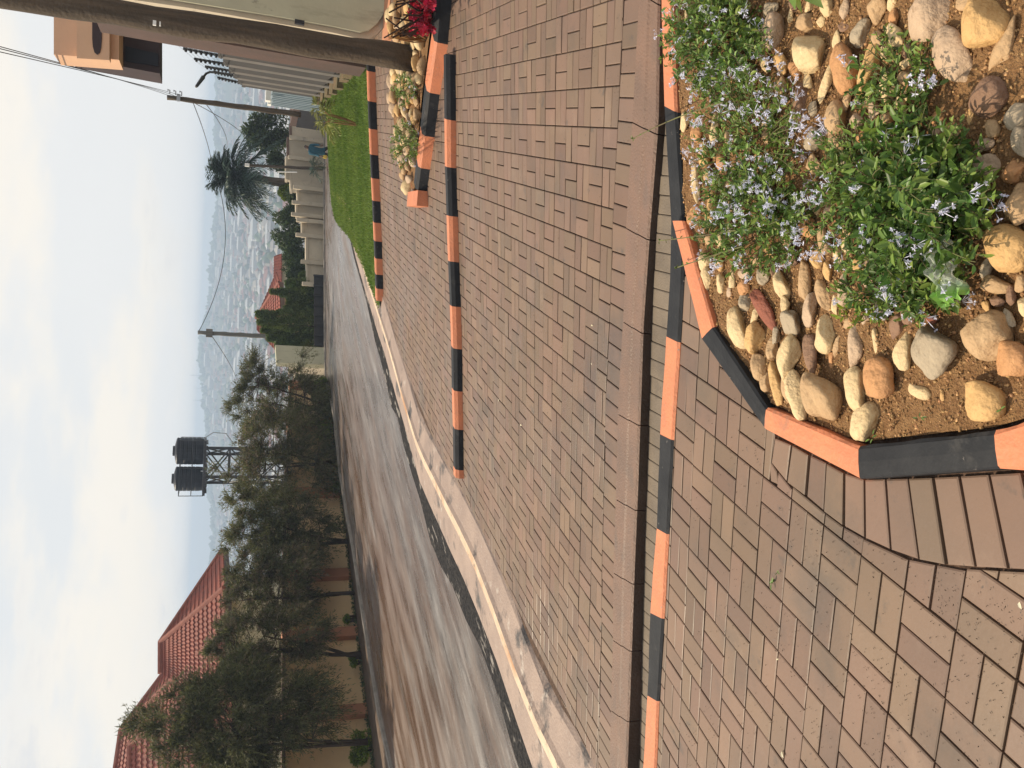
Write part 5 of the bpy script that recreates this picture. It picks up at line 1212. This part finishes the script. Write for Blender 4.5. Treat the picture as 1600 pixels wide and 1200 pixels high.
# ---------------------------------------------------------------- trees
def px_scale(p): return w2p(p)[2]/FOC
def feather_tree(label, base, cpx, rpx, Y, n_clump, seed, dry=.3, lean=0, dens=1.0, ntr=3, group='feathery trees along the ochre wall'):
    r_ = np.random.default_rng(seed); lr_ = random.Random(seed); root = empty('feathery_tree', base, label, 'tree', group)
    c = at(cpx[0], cpx[1], Y); s = px_scale(c); rx, rz = rpx[1]*s, rpx[0]*s; ry = rx*.8
    cl = []
    while len(cl) < n_clump:
        v = r_.uniform(-1, 1, 3); l_ = np.linalg.norm(v)
        if l_ > 1 or l_ < .25: continue
        rad = .95+.22*math.sin(v[0]*5+seed)+.15*math.sin(v[2]*7+seed*2); v *= rad; cl.append(np.array(c)+v*[rx, ry, rz])
    tr = MB(); nodes = []
    for k in range(ntr):
        top = c+V_((lr_.uniform(-.45, .45)*rx, lr_.uniform(-.4, .4)*ry, lr_.uniform(-.1, .5)*rz)); mid = base.lerp(top, .45)+V_((lr_.gauss(0, .12)+lean, lr_.gauss(0, .1), 0)); n = 9
        P_ = [base*(1-t)**2+mid*2*t*(1-t)+top*t*t for t in [i/n for i in range(n+1)]]; P_ = [p+V_((lr_.gauss(0, .015), lr_.gauss(0, .015), 0)) for p in P_]; P_[0] = base+V_((lr_.gauss(0, .05), 0, -.15))
        tr.tube(P_, [.055*(1-.75*i/n)+.008 for i in range(n+1)], 7); nodes += P_[4:]
    tr.build('trunk', M['twig'], root, smooth=True)
    br = MB(); P1_, D1, L1, W1, P2_, D2, L2 = [], [], [], [], [], [], []
    for q in cl:
        qv = V_(q); nd = min(nodes, key=lambda p: (p-qv).length+max(0, (p.z-qv.z))*1.5); mid = nd.lerp(qv, .55)+V_((0, 0, -.08)); br.tube([nd, mid, qv], [.014, .010, .006], 4, cap=False)
        out = q-np.array(c); out[2] += rz*.35; out /= np.linalg.norm(out); nt_ = int(36*dens)
        for _ in range(nt_):
            d = out*.9+r_.normal(size=3)*.62; d /= np.linalg.norm(d); ln_ = r_.uniform(.25, .62)*min(1.2, rx*.55+.3); m_ = 15; dry_ = r_.random() < dry
            t = r_.uniform(0, 1, m_)[:, None]; bend = np.array([0, 0, -.35])*ln_; pts_ = q+d*ln_*t+bend*t*t+r_.normal(size=(m_, 3))*.012; dd = d+bend*2*t/ln_*.6+r_.normal(size=(m_, 3))*.45
            if dry_: P2_.append(pts_); D2.append(dd)
            else: P1_.append(pts_); D1.append(dd)
    br.build('branches', M['twig'], root)
    P = np.concatenate(P1_); D = np.concatenate(D1); n = len(P); V, Fi, T = leaves(P, D, r_.uniform(.08, .17, n), .021, fold=0, near=False, tint=np.clip(.5+.3*r_.normal(size=n), 0, 1)); npmesh('crown', V, Fi, M['feather'], root, tint=T)
    if P2_:
        P = np.concatenate(P2_); D = np.concatenate(D2); n = len(P); V, Fi, T = leaves(P, D, r_.uniform(.06, .12, n), .014, fold=0, near=False); npmesh('dry_foliage', V, Fi, M['feather_dry'], root, tint=T)
    return root
def tb(px, py):
    w_, _ = wall_pt(py); q = at(px, py, w_.y-1.15); return q
FT = [((525, 640), (434, 622), (84, 66), 110, .22, 'feathery dark green tree beside the lime green hedge, farthest along the ochre wall'), ((531, 728), (436, 722), (84, 72), 120, .40, 'bushy olive tree with brown seed twigs below the water tower'),
      ((539, 845), (440, 826), (84, 66), 120, .22, 'dark feathery tree leaning right between the water tower and the tiled roof'), ((547, 925), (420, 912), (84, 50), 90, .45, 'thin brownish tree with one crooked bare trunk before the ochre wall'),
      ((556, 1024), (410, 1005), (92, 56), 95, .45, 'open brownish tree with three forked bare stems under the roof valley'), ((566, 1160), (368, 1130), (116, 106), 190, .15, 'widest and darkest feathery tree, in front of the big tiled roof')]
for k, (bp, cp, rp_, nc, dry, lab) in enumerate(FT):
    b_ = tb(*bp); feather_tree(lab, b_, cp, rp_, b_.y-.1, nc, 40+k, dry, dens=1.15 if k in (5,) else 1.0, ntr=2 if k == 3 else 3, lean=(-.25 if k == 2 else 0))
b_ = tb(590, 1290); feather_tree('feathery tree at the left end of the wall', b_, (380, 1290), (110, 60), b_.y, 80, 51, .1)

def blob_bush(name, label, cpx, rpx, Y, n, mname, seed, ls=.09, lw=.05, cat='bush', group=None, trunk=None, nclump=26, near=False):
    r_ = np.random.default_rng(seed); c = at(cpx[0], cpx[1], Y); s = px_scale(c); rad = np.array([rpx[1]*s, rpx[1]*s*.8, rpx[0]*s]); base = c.copy(); base.z = c.z-rad[2]
    root = empty(name, base, label, cat, group)
    cs = r_.normal(size=(nclump, 3)); cs /= np.linalg.norm(cs, axis=1)[:, None]; cs *= r_.uniform(.35, .85, (nclump, 1)); k = r_.integers(0, nclump, n); d = r_.normal(size=(n, 3)); d /= np.linalg.norm(d, axis=1)[:, None]
    cr_ = r_.uniform(.22, .42, nclump)[k][:, None]; P = np.array(c)+(cs[k]+d*cr_*r_.uniform(.6, 1.05, (n, 1)))*rad
    P[:, 2] = np.maximum(P[:, 2], base.z-.02); V, Fi, T = leaves(P, d+r_.normal(size=(n, 3))*.5+[0, 0, .3], r_.uniform(.6, 1.3, n)*ls, lw, near=near, tint=np.clip(.5+.25*r_.normal(size=n)+(.25*r_.normal(size=nclump))[k], 0, 1)); npmesh('crown', V, Fi, M[mname], root, tint=T)
    b = MB(); tz = trunk if trunk is not None else base.z-.3
    for j in range(3 if trunk is None else 2): b.tube([V_((c.x+.05*j, c.y, tz)), V_((c.x+.1*(j-1), c.y, base.z+.1)), c+V_((.5*rad[0]*(j-1), 0, .2*rad[2]))], [.05 if trunk is None else .11, .035 if trunk is None else .09, .015], 6)
    for j in range(8): q = V_(np.array(c)+cs[j]*rad); b.tube([c-V_((0, 0, rad[2]*.4)), c.lerp(q, .5), q], [.03, .02, .01], 4)
    b.build('trunk', M['twig'], root); return root
# lime hedge by the kerb and weeds along the verge
for (cx, cy, ra, rb, mm, lab) in ((500, 600, 13, 13, 'leaf_lime', 'bright lime round bush against the cream gate pier'), (508, 630, 10, 22, 'bush', 'low dark green bush in shade of the far feathery tree'), (508, 674, 13, 19, 'leaf_lime', 'lime green hedge bush under the olive tree'), (516, 712, 14, 22, 'bush', 'dark low bush next to the lime hedge under the olive tree')):
    blob_bush('hedge_bush', lab, (cx, cy), (ra, rb), wall_pt(cy)[0].y-1.0, 3000, mm, int(cx+cy), .07, .045, group='low bushes along the road verge')
for (cx, cy, ra, rb, lab) in ((568, 1168, 20, 28, 'leafy yellow green weed clump at the foot of the widest tree'), (553, 1034, 8, 10, 'small weed tuft under the open brownish tree'), (543, 968, 5, 7, 'tiny weed tuft between the two brownish trees'), (524, 760, 10, 14, 'lime weed tuft near the leaning tree')):
    w_ = wall_pt(cy)[0]; blob_bush('weed', lab, (cx-ra*.2, cy), (ra, rb), w_.y-.45, int(300+rb*55), 'leaf_lime', int(cx+cy), .075, .045, cat='weed', nclump=12)
# fallen leaf litter line on the verge
vp = []
for _ in range(2600):
    py = rnd.uniform(600, 1215); w_ = wall_pt(py)[0]; k_ = rnd.random(); q = at(np.interp(py, [r[0] for r in pxs], [r[1] for r in pxs])+6, py, w_.y-.1-.9*k_**2); vp.append((q.x, q.y, g(q.x, q.y)-.03+.05*rnd.random()+.0))
P = np.array(vp); V, Fi, T = leaves(P, rv(len(P))+[0, 0, .6], rng.uniform(.04, .11, len(P)), .03, near=False); tag(npmesh('ground_cover', V, Fi, M['bush'], tint=T), 'scrubby dark ground cover along the foot of the ochre wall', 'ground cover', kind='stuff')

# conifers behind the black gate
CF = [(470, 434, 34, 9), (448, 447, 50, 10), (424, 461, 74, 7), (450, 474, 50, 9), (446, 486, 54, 8), (401, 497, 98, 11), (404, 509, 92, 11), (410, 521, 86, 11), (419, 533, 78, 11), (432, 542, 66, 8)]
CL = ['low rounded conifer at the right end of the black gate', 'conifer right of the narrow spire shaped one', 'narrow spire shaped conifer in front of the small red roof', 'conifer just left of the narrow spire, below the orange house wall', 'conifer below the middle of the small red roof', 'tallest conifer of the hedge, hiding the roof apex', 'second conifer left of the roof apex', 'third conifer left of the roof apex', 'conifer at the foot of the grey pole', 'last conifer touching the cream wall']
for k, (top, cy, h_, w_) in enumerate(CF):
    Y = 42.9+rnd.uniform(0, .8); tp_ = at(top, cy, Y); bt = at(500, cy, Y); s = px_scale(tp_); r_ = np.random.default_rng(300+k); n = 3200; root = empty('conifer', bt, CL[k], 'conifer', 'conifer hedge behind the black gate')
    t = r_.random(n)**.8; rad = w_*s*(1-t**2.2*.85)*(1+.25*np.sin(t*17+k)); th = r_.uniform(0, 6.28, n); q = r_.uniform(.55, 1.08, n); P = np.stack([bt.x+np.cos(th)*rad*q, bt.y+np.sin(th)*rad*q, bt.z+(tp_.z-bt.z)*t], 1)
    D = np.stack([np.cos(th), np.sin(th), np.full(n, .9)], 1)+r_.normal(size=(n, 3))*.45; V, Fi, T = leaves(P, D, r_.uniform(.10, .22, n), .06, near=False, tint=np.clip(.45+.3*np.sin(t*23+th*3+k)*.6+.2*r_.normal(size=n), 0, 1)); npmesh('crown', V, Fi, M['conifer'], root, tint=T)
    b = MB(); b.tube([bt+V_((0, 0, -.4)), bt.lerp(tp_, .85)], [.06, .015], 6); b.build('trunk', M['twig'], root)
# bushes over the far wall
for (cx, cy, ra, rb, Y, mm, lab) in ((462, 306, 16, 20, 48, 'bush', 'dark bush over the far wall next to the palm trunk'), (456, 338, 26, 24, 47.5, 'bush', 'rounded bush over the wall piers left of the palm'), (455, 372, 24, 26, 47, 'bush', 'dark bush in the middle of the far wall bushes'), (462, 405, 24, 24, 46.5, 'bush', 'bush between the middle bush and the conifer hedge'), (466, 433, 22, 18, 46, 'bush', 'greyish bush nearest the small red roof'), (445, 300, 9, 13, 50, 'leaf_lime', 'pale green bush far behind the palm trunk')):
    blob_bush('bush', lab, (cx, cy), (ra, rb), Y, 4200, mm, int(cx+cy*3), .13, .08, group='bushes above the far wall')
blob_bush('broadleaf_tree', 'dark broad leaved tree with drooping clumps behind the gate house', (418, 206), (38, 34), 52, 5200, 'bush', 77, .20, .11, cat='tree', trunk=-5, nclump=34)
blob_bush('broadleaf_tree', 'small dark tree at the foot of the palm', (438, 250), (20, 22), 51, 2600, 'bush', 78, .16, .09, cat='tree', trunk=-5, nclump=20)
# tall palm
Y = 50; pc = at(372, 276, Y); pb_ = at(500, 287, Y); root = empty('palm_tree', pb_, 'tall palm with a full crown of dark drooping fronds above the far wall', 'palm tree')
b = MB(); n = 12; b.tube([pb_.lerp(at(385, 281, Y), i/n)+V_((.05*math.sin(i*.8), 0, 0)) for i in range(n+1)], [.30-.01*i+.015*(i % 2) for i in range(n+1)], 12); b.build('trunk', M['wood'], root)
r_ = np.random.default_rng(5); nf = 105
for k in range(nf):
    az_ = 6.283*k/nf*3.0+r_.normal()*.25; el = r_.uniform(-.45, 1.45); ln_ = r_.uniform(1.9, 2.8); d = np.array([math.cos(az_)*math.cos(el), math.sin(az_)*math.cos(el), math.sin(el)]); n = 26
    t = np.linspace(0.05, 1, n)[:, None]; rach = np.array(pc)+d*ln_*t+np.array([0, 0, -1.])*ln_*.52*t**2*(.6+.4*math.cos(el)); tg = unit(np.gradient(rach, axis=0)); sd = unit(np.cross(tg, [0, 0, 1.])+1e-6)
    Ps, Ds = [], []
    for sg in (-1, 1):
        Ps.append(rach); Ds.append(tg*.7+sd*sg*.8+np.array([0, 0, -.35])+r_.normal(size=(n, 3))*.12)
    L_ = (.62*np.sin(np.linspace(.35, 2.9, n))+.1); V, Fi, T = leaves(np.concatenate(Ps), np.concatenate(Ds), np.concatenate([L_, L_]),   .05, fold=.1, near=False)
    st_ = MB(); st_.tube([V_(x) for x in rach[::5]], .018, 4, cap=False); v2 = np.array(st_.v); f2 = np.array(st_.f); V, Fi, T = merge([(V, Fi, T), (v2, f2, np.tile([.5, .5, 0, 1.], (len(v2), 1)))])
    npmesh('frond', V, Fi, M['palm'], root, tint=T)
def small_palm(label, basepx, crown, Y, nfr, ln_, mname, stemm, seed, ll=.28, stems=5, cat='palm'):
    r_ = np.random.default_rng(seed); bs_ = at(basepx[0], basepx[1], Y); root = empty('garden_palm', bs_, label, cat); c0 = at(crown[0], crown[1], Y)
    for k in range(nfr):
        az_ = 6.283*k/nfr+r_.normal()*.3; el = r_.uniform(.2, 1.35); d = np.array([math.cos(az_)*math.cos(el), math.sin(az_)*math.cos(el)*.8, math.sin(el)]); l_ = ln_*r_.uniform(.7, 1.1); n = 14
        st = np.array(bs_.lerp(c0, r_.uniform(.75, 1.0)))+d*[.12, .12, 0]; t = np.linspace(0, 1, n)[:, None]; rach = st+d*l_*t+np.array([0, 0, -1.])*l_*.6*t**2
        tg = unit(np.gradient(rach, axis=0)); sd = unit(np.cross(tg, [0, 0, 1.])+1e-6); Ps = np.concatenate([rach[3:], rach[3:]]); Ds = np.concatenate([tg[3:]*.8+sd[3:]*s_*.7+[0, 0, -.2] for s_ in (-1, 1)])+r_.normal(size=(2*(n-3), 3))*.12
        L_ = ll*np.sin(np.linspace(.5, 2.8, n-3)); V, Fi, T = leaves(Ps, Ds, np.concatenate([L_, L_]), .022 if ln_ < 1 else .03, fold=.1, near=False); npmesh('frond', V, Fi, M[mname], root, tint=T)
        if k < stems*3:
            b = MB(); b.tube([bs_, bs_.lerp(V_(st), .5)+V_((d[0]*.03, 0, 0)), V_(st), V_(rach[5])], [.014, .010, .008, .005], 5); b.build('stalk', M[stemm], root)
small_palm('young yellow green palm with orange tan stalks growing on the lawn', (565, 197), (512, 184), 15.5, 16, .42, 'yellowpalm', 'tanstem', 61, .20, stems=2)
small_palm('small dark green palm by the side road next to the slim street pole', (510, 262), (494, 261), 42, 18, .75, 'palm', 'stem', 62, .4)
small_palm('small yellow tipped palm behind the lawn near the blue gate', (512, 166), (500, 166), 24, 12, .5, 'yellowpalm', 'stem', 63, .25)
# pots/bare saplings on lawn: none in the photograph

# ---------------------------------------------------------------- small red roofed house behind the conifers
h2 = empty('house', at(480, 475, 58), 'small orange walled house with a red tiled roof behind the conifers', 'house')
def tiled2(par, *a): return tiled(par, *a)
ap = at(401, 497, 58); eR = at(437, 441, 55); eL = at(441, 560, 55); bR = at(432, 425, 62)
tiled(h2, eR, eL, at(401, 515, 58), ap); tiled(h2, bR, eR, ap, ap); ridge_cap(h2, [eR, ap])
b = MB(); slab(b, eR+V_((0, -.05, 0)), eL+V_((0, -.05, 0)), eR.z-.25, eR.z-.01, eL.z-.25, eL.z-.01, .05); b.build('fascia', M['coping'], h2)
b = MB(); slab(b, eR+V_((-.6, .6, 0)), eL+V_((0, .6, 0)), -9, eR.z-.03, -9, eL.z-.03, .2); b.build('wall', M['ochre'], h2)
h3 = empty('house', at(436, 412, 75), 'far pale house with a long pinkish roof past the bushes', 'house')
eA, eB = at(440, 396, 74), at(440, 442, 74); tiled(h3, eA, eB, at(427, 440, 78), at(428, 400, 78)); b = MB(); slab(b, eA+V_((0, .4, 0)), eB+V_((0, .4, 0)), -12, eA.z, -12, eB.z, .2); b.build('wall', M['cream'], h3)

# ---------------------------------------------------------------- person
def person():
    Y = 40.5; f1 = at(519.5, 230.5, Y); f2 = at(520.5, 245, Y-.15); hip = at(502.5, 237.5, Y); s = 1.0
    root = empty('person', (hip.x, hip.y, f1.z), 'person in a teal shirt and dark trousers stooping forward on the lawn edge', 'person')
    hd = at(477.5, 229.5, Y); neck = at(481.5, 231.5, Y); sh = at(484.5, 233, Y)
    J = {}; vs = []; es = []; rr_ = []
    def v(p, r): vs.append(tuple(p)); rr_.append(r); return len(vs)-1
    def e(a, c): es.append((a, c))
    pel = v(hip, .13); wa = v(hip.lerp(sh, .45), .125); ch = v(hip.lerp(sh, .82)+V_((0, -.02, 0)), .15); nk = v(neck, .06); h0 = v(neck.lerp(hd, .55), .085); h1 = v(hd, .10); h2_ = v(hd+(hd-neck)*.55, .075)
    for a, c in ((pel, wa), (wa, ch), (ch, nk), (nk, h0), (h0, h1), (h1, h2_)): e(a, c)
    nose = v(hd+V_((-.02, -.115, -.01)), .018); e(h1, nose)
    for sx, ft in ((1, f1), (-1, f2)):
        hp = v(hip+V_((.09*sx, 0, -.06)), .095); kn_ = hip.lerp(ft, .5)+V_((.05*sx+.02, -.07, 0)); k1 = v(kn_, .062); an = v(ft+V_((0, .02, .09)), .042); to = v(ft+V_((-.05, -.16, .035)), .035); e(pel, hp); e(hp, k1); e(k1, an); e(an, to)
    for sx in (1, -1):
        s1 = sh+V_((.19*sx, 0, -.01)); el_ = s1+V_((-.06 if sx < 0 else .03, -.10, -.27)); wr_ = el_+V_((-.10 if sx < 0 else -.05, -.17, -.17)); a = v(s1, .062); b_ = v(el_, .045); c = v(wr_, .032); d = v(wr_+V_((-.02, -.06, -.05)), .036); e(ch, a); e(a, b_); e(b_, c); e(c, d)
        for q in range(4): f_ = v(wr_+V_((-.045+.022*q, -.11-.006*(q % 3), -.09)), .010); e(d, f_)
        th = v(wr_+V_((-.055*sx, -.06, -.075)), .011); e(c, th)
    me = bpy.data.meshes.new('body'); me.from_pydata(vs, es, []); ob = bpy.data.objects.new('body', me); C.objects.link(ob)
    md = ob.modifiers.new('skin', 'SKIN'); 
    for i, r in enumerate(rr_): me.skin_vertices[0].data[i].radius = (r, r)
    me.skin_vertices[0].data[0].use_root = True; ob.modifiers.new('sub', 'SUBSURF').levels = 2; ob.modifiers['sub'].render_levels = 2
    dg = bpy.context.evaluated_depsgraph_get(); me2 = bpy.data.meshes.new_from_object(ob.evaluated_get(dg)); bpy.data.objects.remove(ob)
    skin = mat('dark skin', (.10, .055, .035), .55); shirt = mat('teal shirt', (.018, .085, .12), .85, (.012, .06, .09), 8, 4); trou = mat('dark trousers', (.018, .014, .016), .85); hair = mat('black hair', (.01, .009, .009), .7)
    me2.materials.clear(); me2.materials.append(skin); 
    for p in me2.polygons: p.use_smooth = True
    bo = bpy.data.objects.new('body', me2); C.objects.link(bo); bo.parent = root; bo.matrix_parent_inverse = Matrix.Translation(-Vector(root.location))
    # clothing: slightly inflated copies of the body faces they cover
    def cloth(name, test, m_, off):
        bm = bmesh.new(); bm.from_mesh(me2); bm.normal_update(); dl = [f for f in bm.faces if not test(f.calc_center_median())]; bmesh.ops.delete(bm, geom=dl, context='FACES')
        bmesh.ops.delete(bm, geom=[v_ for v_ in bm.verts if not v_.link_faces], context='VERTS')
        for vv in bm.verts: vv.co += vv.normal*off
        me3 = bpy.data.meshes.new(name); bm.to_mesh(me3); bm.free(); me3.materials.clear(); me3.materials.append(m_)
        for p in me3.polygons: p.use_smooth = True
        o3 = bpy.data.objects.new(name, me3); C.objects.link(o3); o3.parent = root; o3.matrix_parent_inverse = Matrix.Translation(-Vector(root.location))
    cloth('shirt', lambda c: hip.z-.14 < c.z < neck.z-.01 and not (c.y < hip.y-.26), shirt, .016)
    cloth('trousers', lambda c: f1.z+.09 < c.z < hip.z+.0, trou, .012)
    cloth('shoe', lambda c: c.z < f1.z+.12, hair, .012)
    cloth('hair', lambda c: c.z > hd.z+.005 and c.y > hd.y-.085, hair, .012)
    for sx in (-1, 1):
        b = MB(); b.tube([hd+V_((.036*sx, -.103, .02)), hd+V_((.036*sx, -.110, .02))], [.012, .008], 8); b.build('eye', M['darkmetal'], root)
    b = MB(); b.tube([hd+V_((-.03, -.10, -.05)), hd+V_((.0, -.108, -.052)), hd+V_((.03, -.10, -.05))], .006, 5); b.build('mouth', M['terra'], root)
    # yellow bag held in the lower hand
    w_ = sh+V_((-.19-.16, -.32, -.50)); b = MB(); n = 10
    for (zz, rr) in ((.02, .015), (-.05, .05), (-.14, .085), (-.22, .08), (-.27, .04)):
        for k in range(n): b.v.append((w_.x+rr*math.cos(.6283*k)*(1+.1*math.sin(k*3)), w_.y+rr*.6*math.sin(.6283*k), w_.z+zz))
    for i in range(4):
        for k in range(n): b.f.append((i*n+k, i*n+(k+1) % n, (i+1)*n+(k+1) % n, (i+1)*n+k)); b.mi.append(0)
    b.f.append(tuple(4*n+k for k in range(n))); b.mi.append(0)
    tag(b.build('carrier_bag', mat('yellow plastic', (.55, .38, .06), .5), smooth=True), 'small yellow bag hanging from the stooping person\'s hand', 'bag')
person()

# ---------------------------------------------------------------- the town in the valley
CC = [((.46, .46, .45), .3), ((.26, .23, .21), .2), ((.22, .10, .08), .25), ((.20, .19, .19), .15), ((.34, .30, .25), .1)]
for i, (c, w_) in enumerate(CC): M['town%d' % i] = mat('town colour %d' % i, c, .8)
lr3 = random.Random(11)
def house_geo(b, x, y, z, wd, dp, ht, rz, mi, roof):
    ca, sa = math.cos(rz), math.sin(rz); T_ = lambda u, v, w_: (x+u*ca-v*sa, y+u*sa+v*ca, z+w_); a, c = wd/2, dp/2
    b.add([T_(-a, -c, -2), T_(a, -c, -2), T_(a, c, -2), T_(-a, c, -2), T_(-a, -c, ht), T_(a, -c, ht), T_(a, c, ht), T_(-a, c, ht)], [(0, 1, 5, 4), (1, 2, 6, 5), (2, 3, 7, 6), (3, 0, 4, 7)], mi)
    e = .5; rh = dp*.28; b.add([T_(-a-e, -c-e, ht), T_(a+e, -c-e, ht), T_(a+e, c+e, ht), T_(-a-e, c+e, ht), T_(-a+c*.6, 0, ht+rh), T_(a-c*.6, 0, ht+rh)], [(0, 1, 5, 4), (2, 3, 4, 5), (1, 2, 5), (3, 0, 4), (0, 3, 2, 1)], roof)
big = MB(); spots = []
while len(spots) < 3800:
    y = 330*(1700/330)**(lr3.random()**.75); x = lr3.uniform(-.36, .62)*y; spots.append((x, y))
spots.sort(key=lambda s_: s_[1])
tm = [M['town%d' % i] for i in range(5)]; indiv = 0
for k, (x, y) in enumerate(spots):
    z = far_z(x, y); wd, dp, ht = lr3.uniform(5, 11), lr3.uniform(5, 8), lr3.choice([3, 3, 3.5, 6]); rz = lr3.uniform(-.5, .5); mi = lr3.choice([0, 1, 1, 4]); rf = lr3.choice([2, 2, 3, 4, 1, 3, 2, 3, 0])
    if lr3.random() < .05 and y > 500: wd *= 2.6; ht = 7; rf = 0
    if k < 70:
        root = empty('distant_house', (x, y, z), 'distant small house with a pitched roof on the hazy valley slope', 'house', 'houses in the valley nearest the hill')
        b = MB(); house_geo(b, x, y, z, wd, dp, ht, rz, 0, 1); wv = MB(); wv.v = b.v[:8]; wv.f = b.f[:4]; wv.mi = [0]*4; wv.build('wall', tm[mi], root); rv_ = MB(); rv_.v = b.v[8:]; rv_.f = [tuple(i-8 for i in f) for f in b.f[4:]]; rv_.mi = [0]*5; rv_.build('roof', tm[rf], root)
    else: house_geo(big, x, y, z, wd, dp, ht, rz, mi, rf)
tag(big.build('town', tm), 'hazy sprawl of small houses covering the far valley slopes', 'town', kind='stuff')
V0, F0 = ICO[1]; n_ = 4200; yy = 200*(1800/200)**(rng.random(n_)**.7); xx = rng.uniform(-.38, .66, n_)*yy; rid = rng.random(n_) < .24; yy[rid] = rng.uniform(1740, 1830, rid.sum()); xx[rid] = rng.uniform(-.40, .62, rid.sum())*1790
P = np.array([(x, y, far_z(x, y)) for x, y in zip(xx, yy)]); S = (rng.uniform(2.0, 5.5, n_)*np.where(rid, 1.25, 1))[:, None, None]*rng.uniform(.7, 1.3, (n_, 1, 3))
V = (P[:, None]+[0, 0, 2]+V0[None]*S*(1+.22*rng.normal(size=(n_, len(V0), 1)))).reshape(-1, 3); Fi = (F0[None]+np.arange(n_)[:, None, None]*len(V0)).reshape(-1, 3)
tag(npmesh('far_trees', V, Fi, M['bush'], k=3, tint=np.repeat(np.stack([rng.random(n_)]*4, 1), len(V0), 0)), 'distant tree cover scattered through the town and along the ridge', 'trees', kind='stuff')
for k, (px, top) in enumerate(((587, 297), (607, 302), (626, 300))):
    p = at(322, px, 1780); b = MB(); b.tube([V_((p.x, p.y, far_z(p.x, 1780))), V_((p.x, p.y, zat(top, px, 1780)))], [1.0, .4], 4); root = b.build('radio_mast', M['galv']); tag(root, 'thin radio mast on the far ridge, '+('rightmost', 'middle', 'leftmost')[k]+' of the three', 'mast', 'radio masts on the ridge')

# ---------------------------------------------------------------- haze
hb = MB(); hb.box((150, 1150, -73), (3200, 2500, 170)); hz = bpy.data.materials.new('haze'); hz.use_nodes = True; t = hz.node_tree; t.nodes.clear(); ou = N('ShaderNodeOutputMaterial', t); pv_ = N('ShaderNodeVolumePrincipled', t)
pv_.inputs['Color'].default_value = (.62, .78, 1.0, 1); pv_.inputs['Density'].default_value = HAZE; pv_.inputs['Anisotropy'].default_value = .0; t.links.new(pv_.outputs[0], ou.inputs['Volume'])
o = hb.build('haze', hz); o['kind'] = 'stuff'
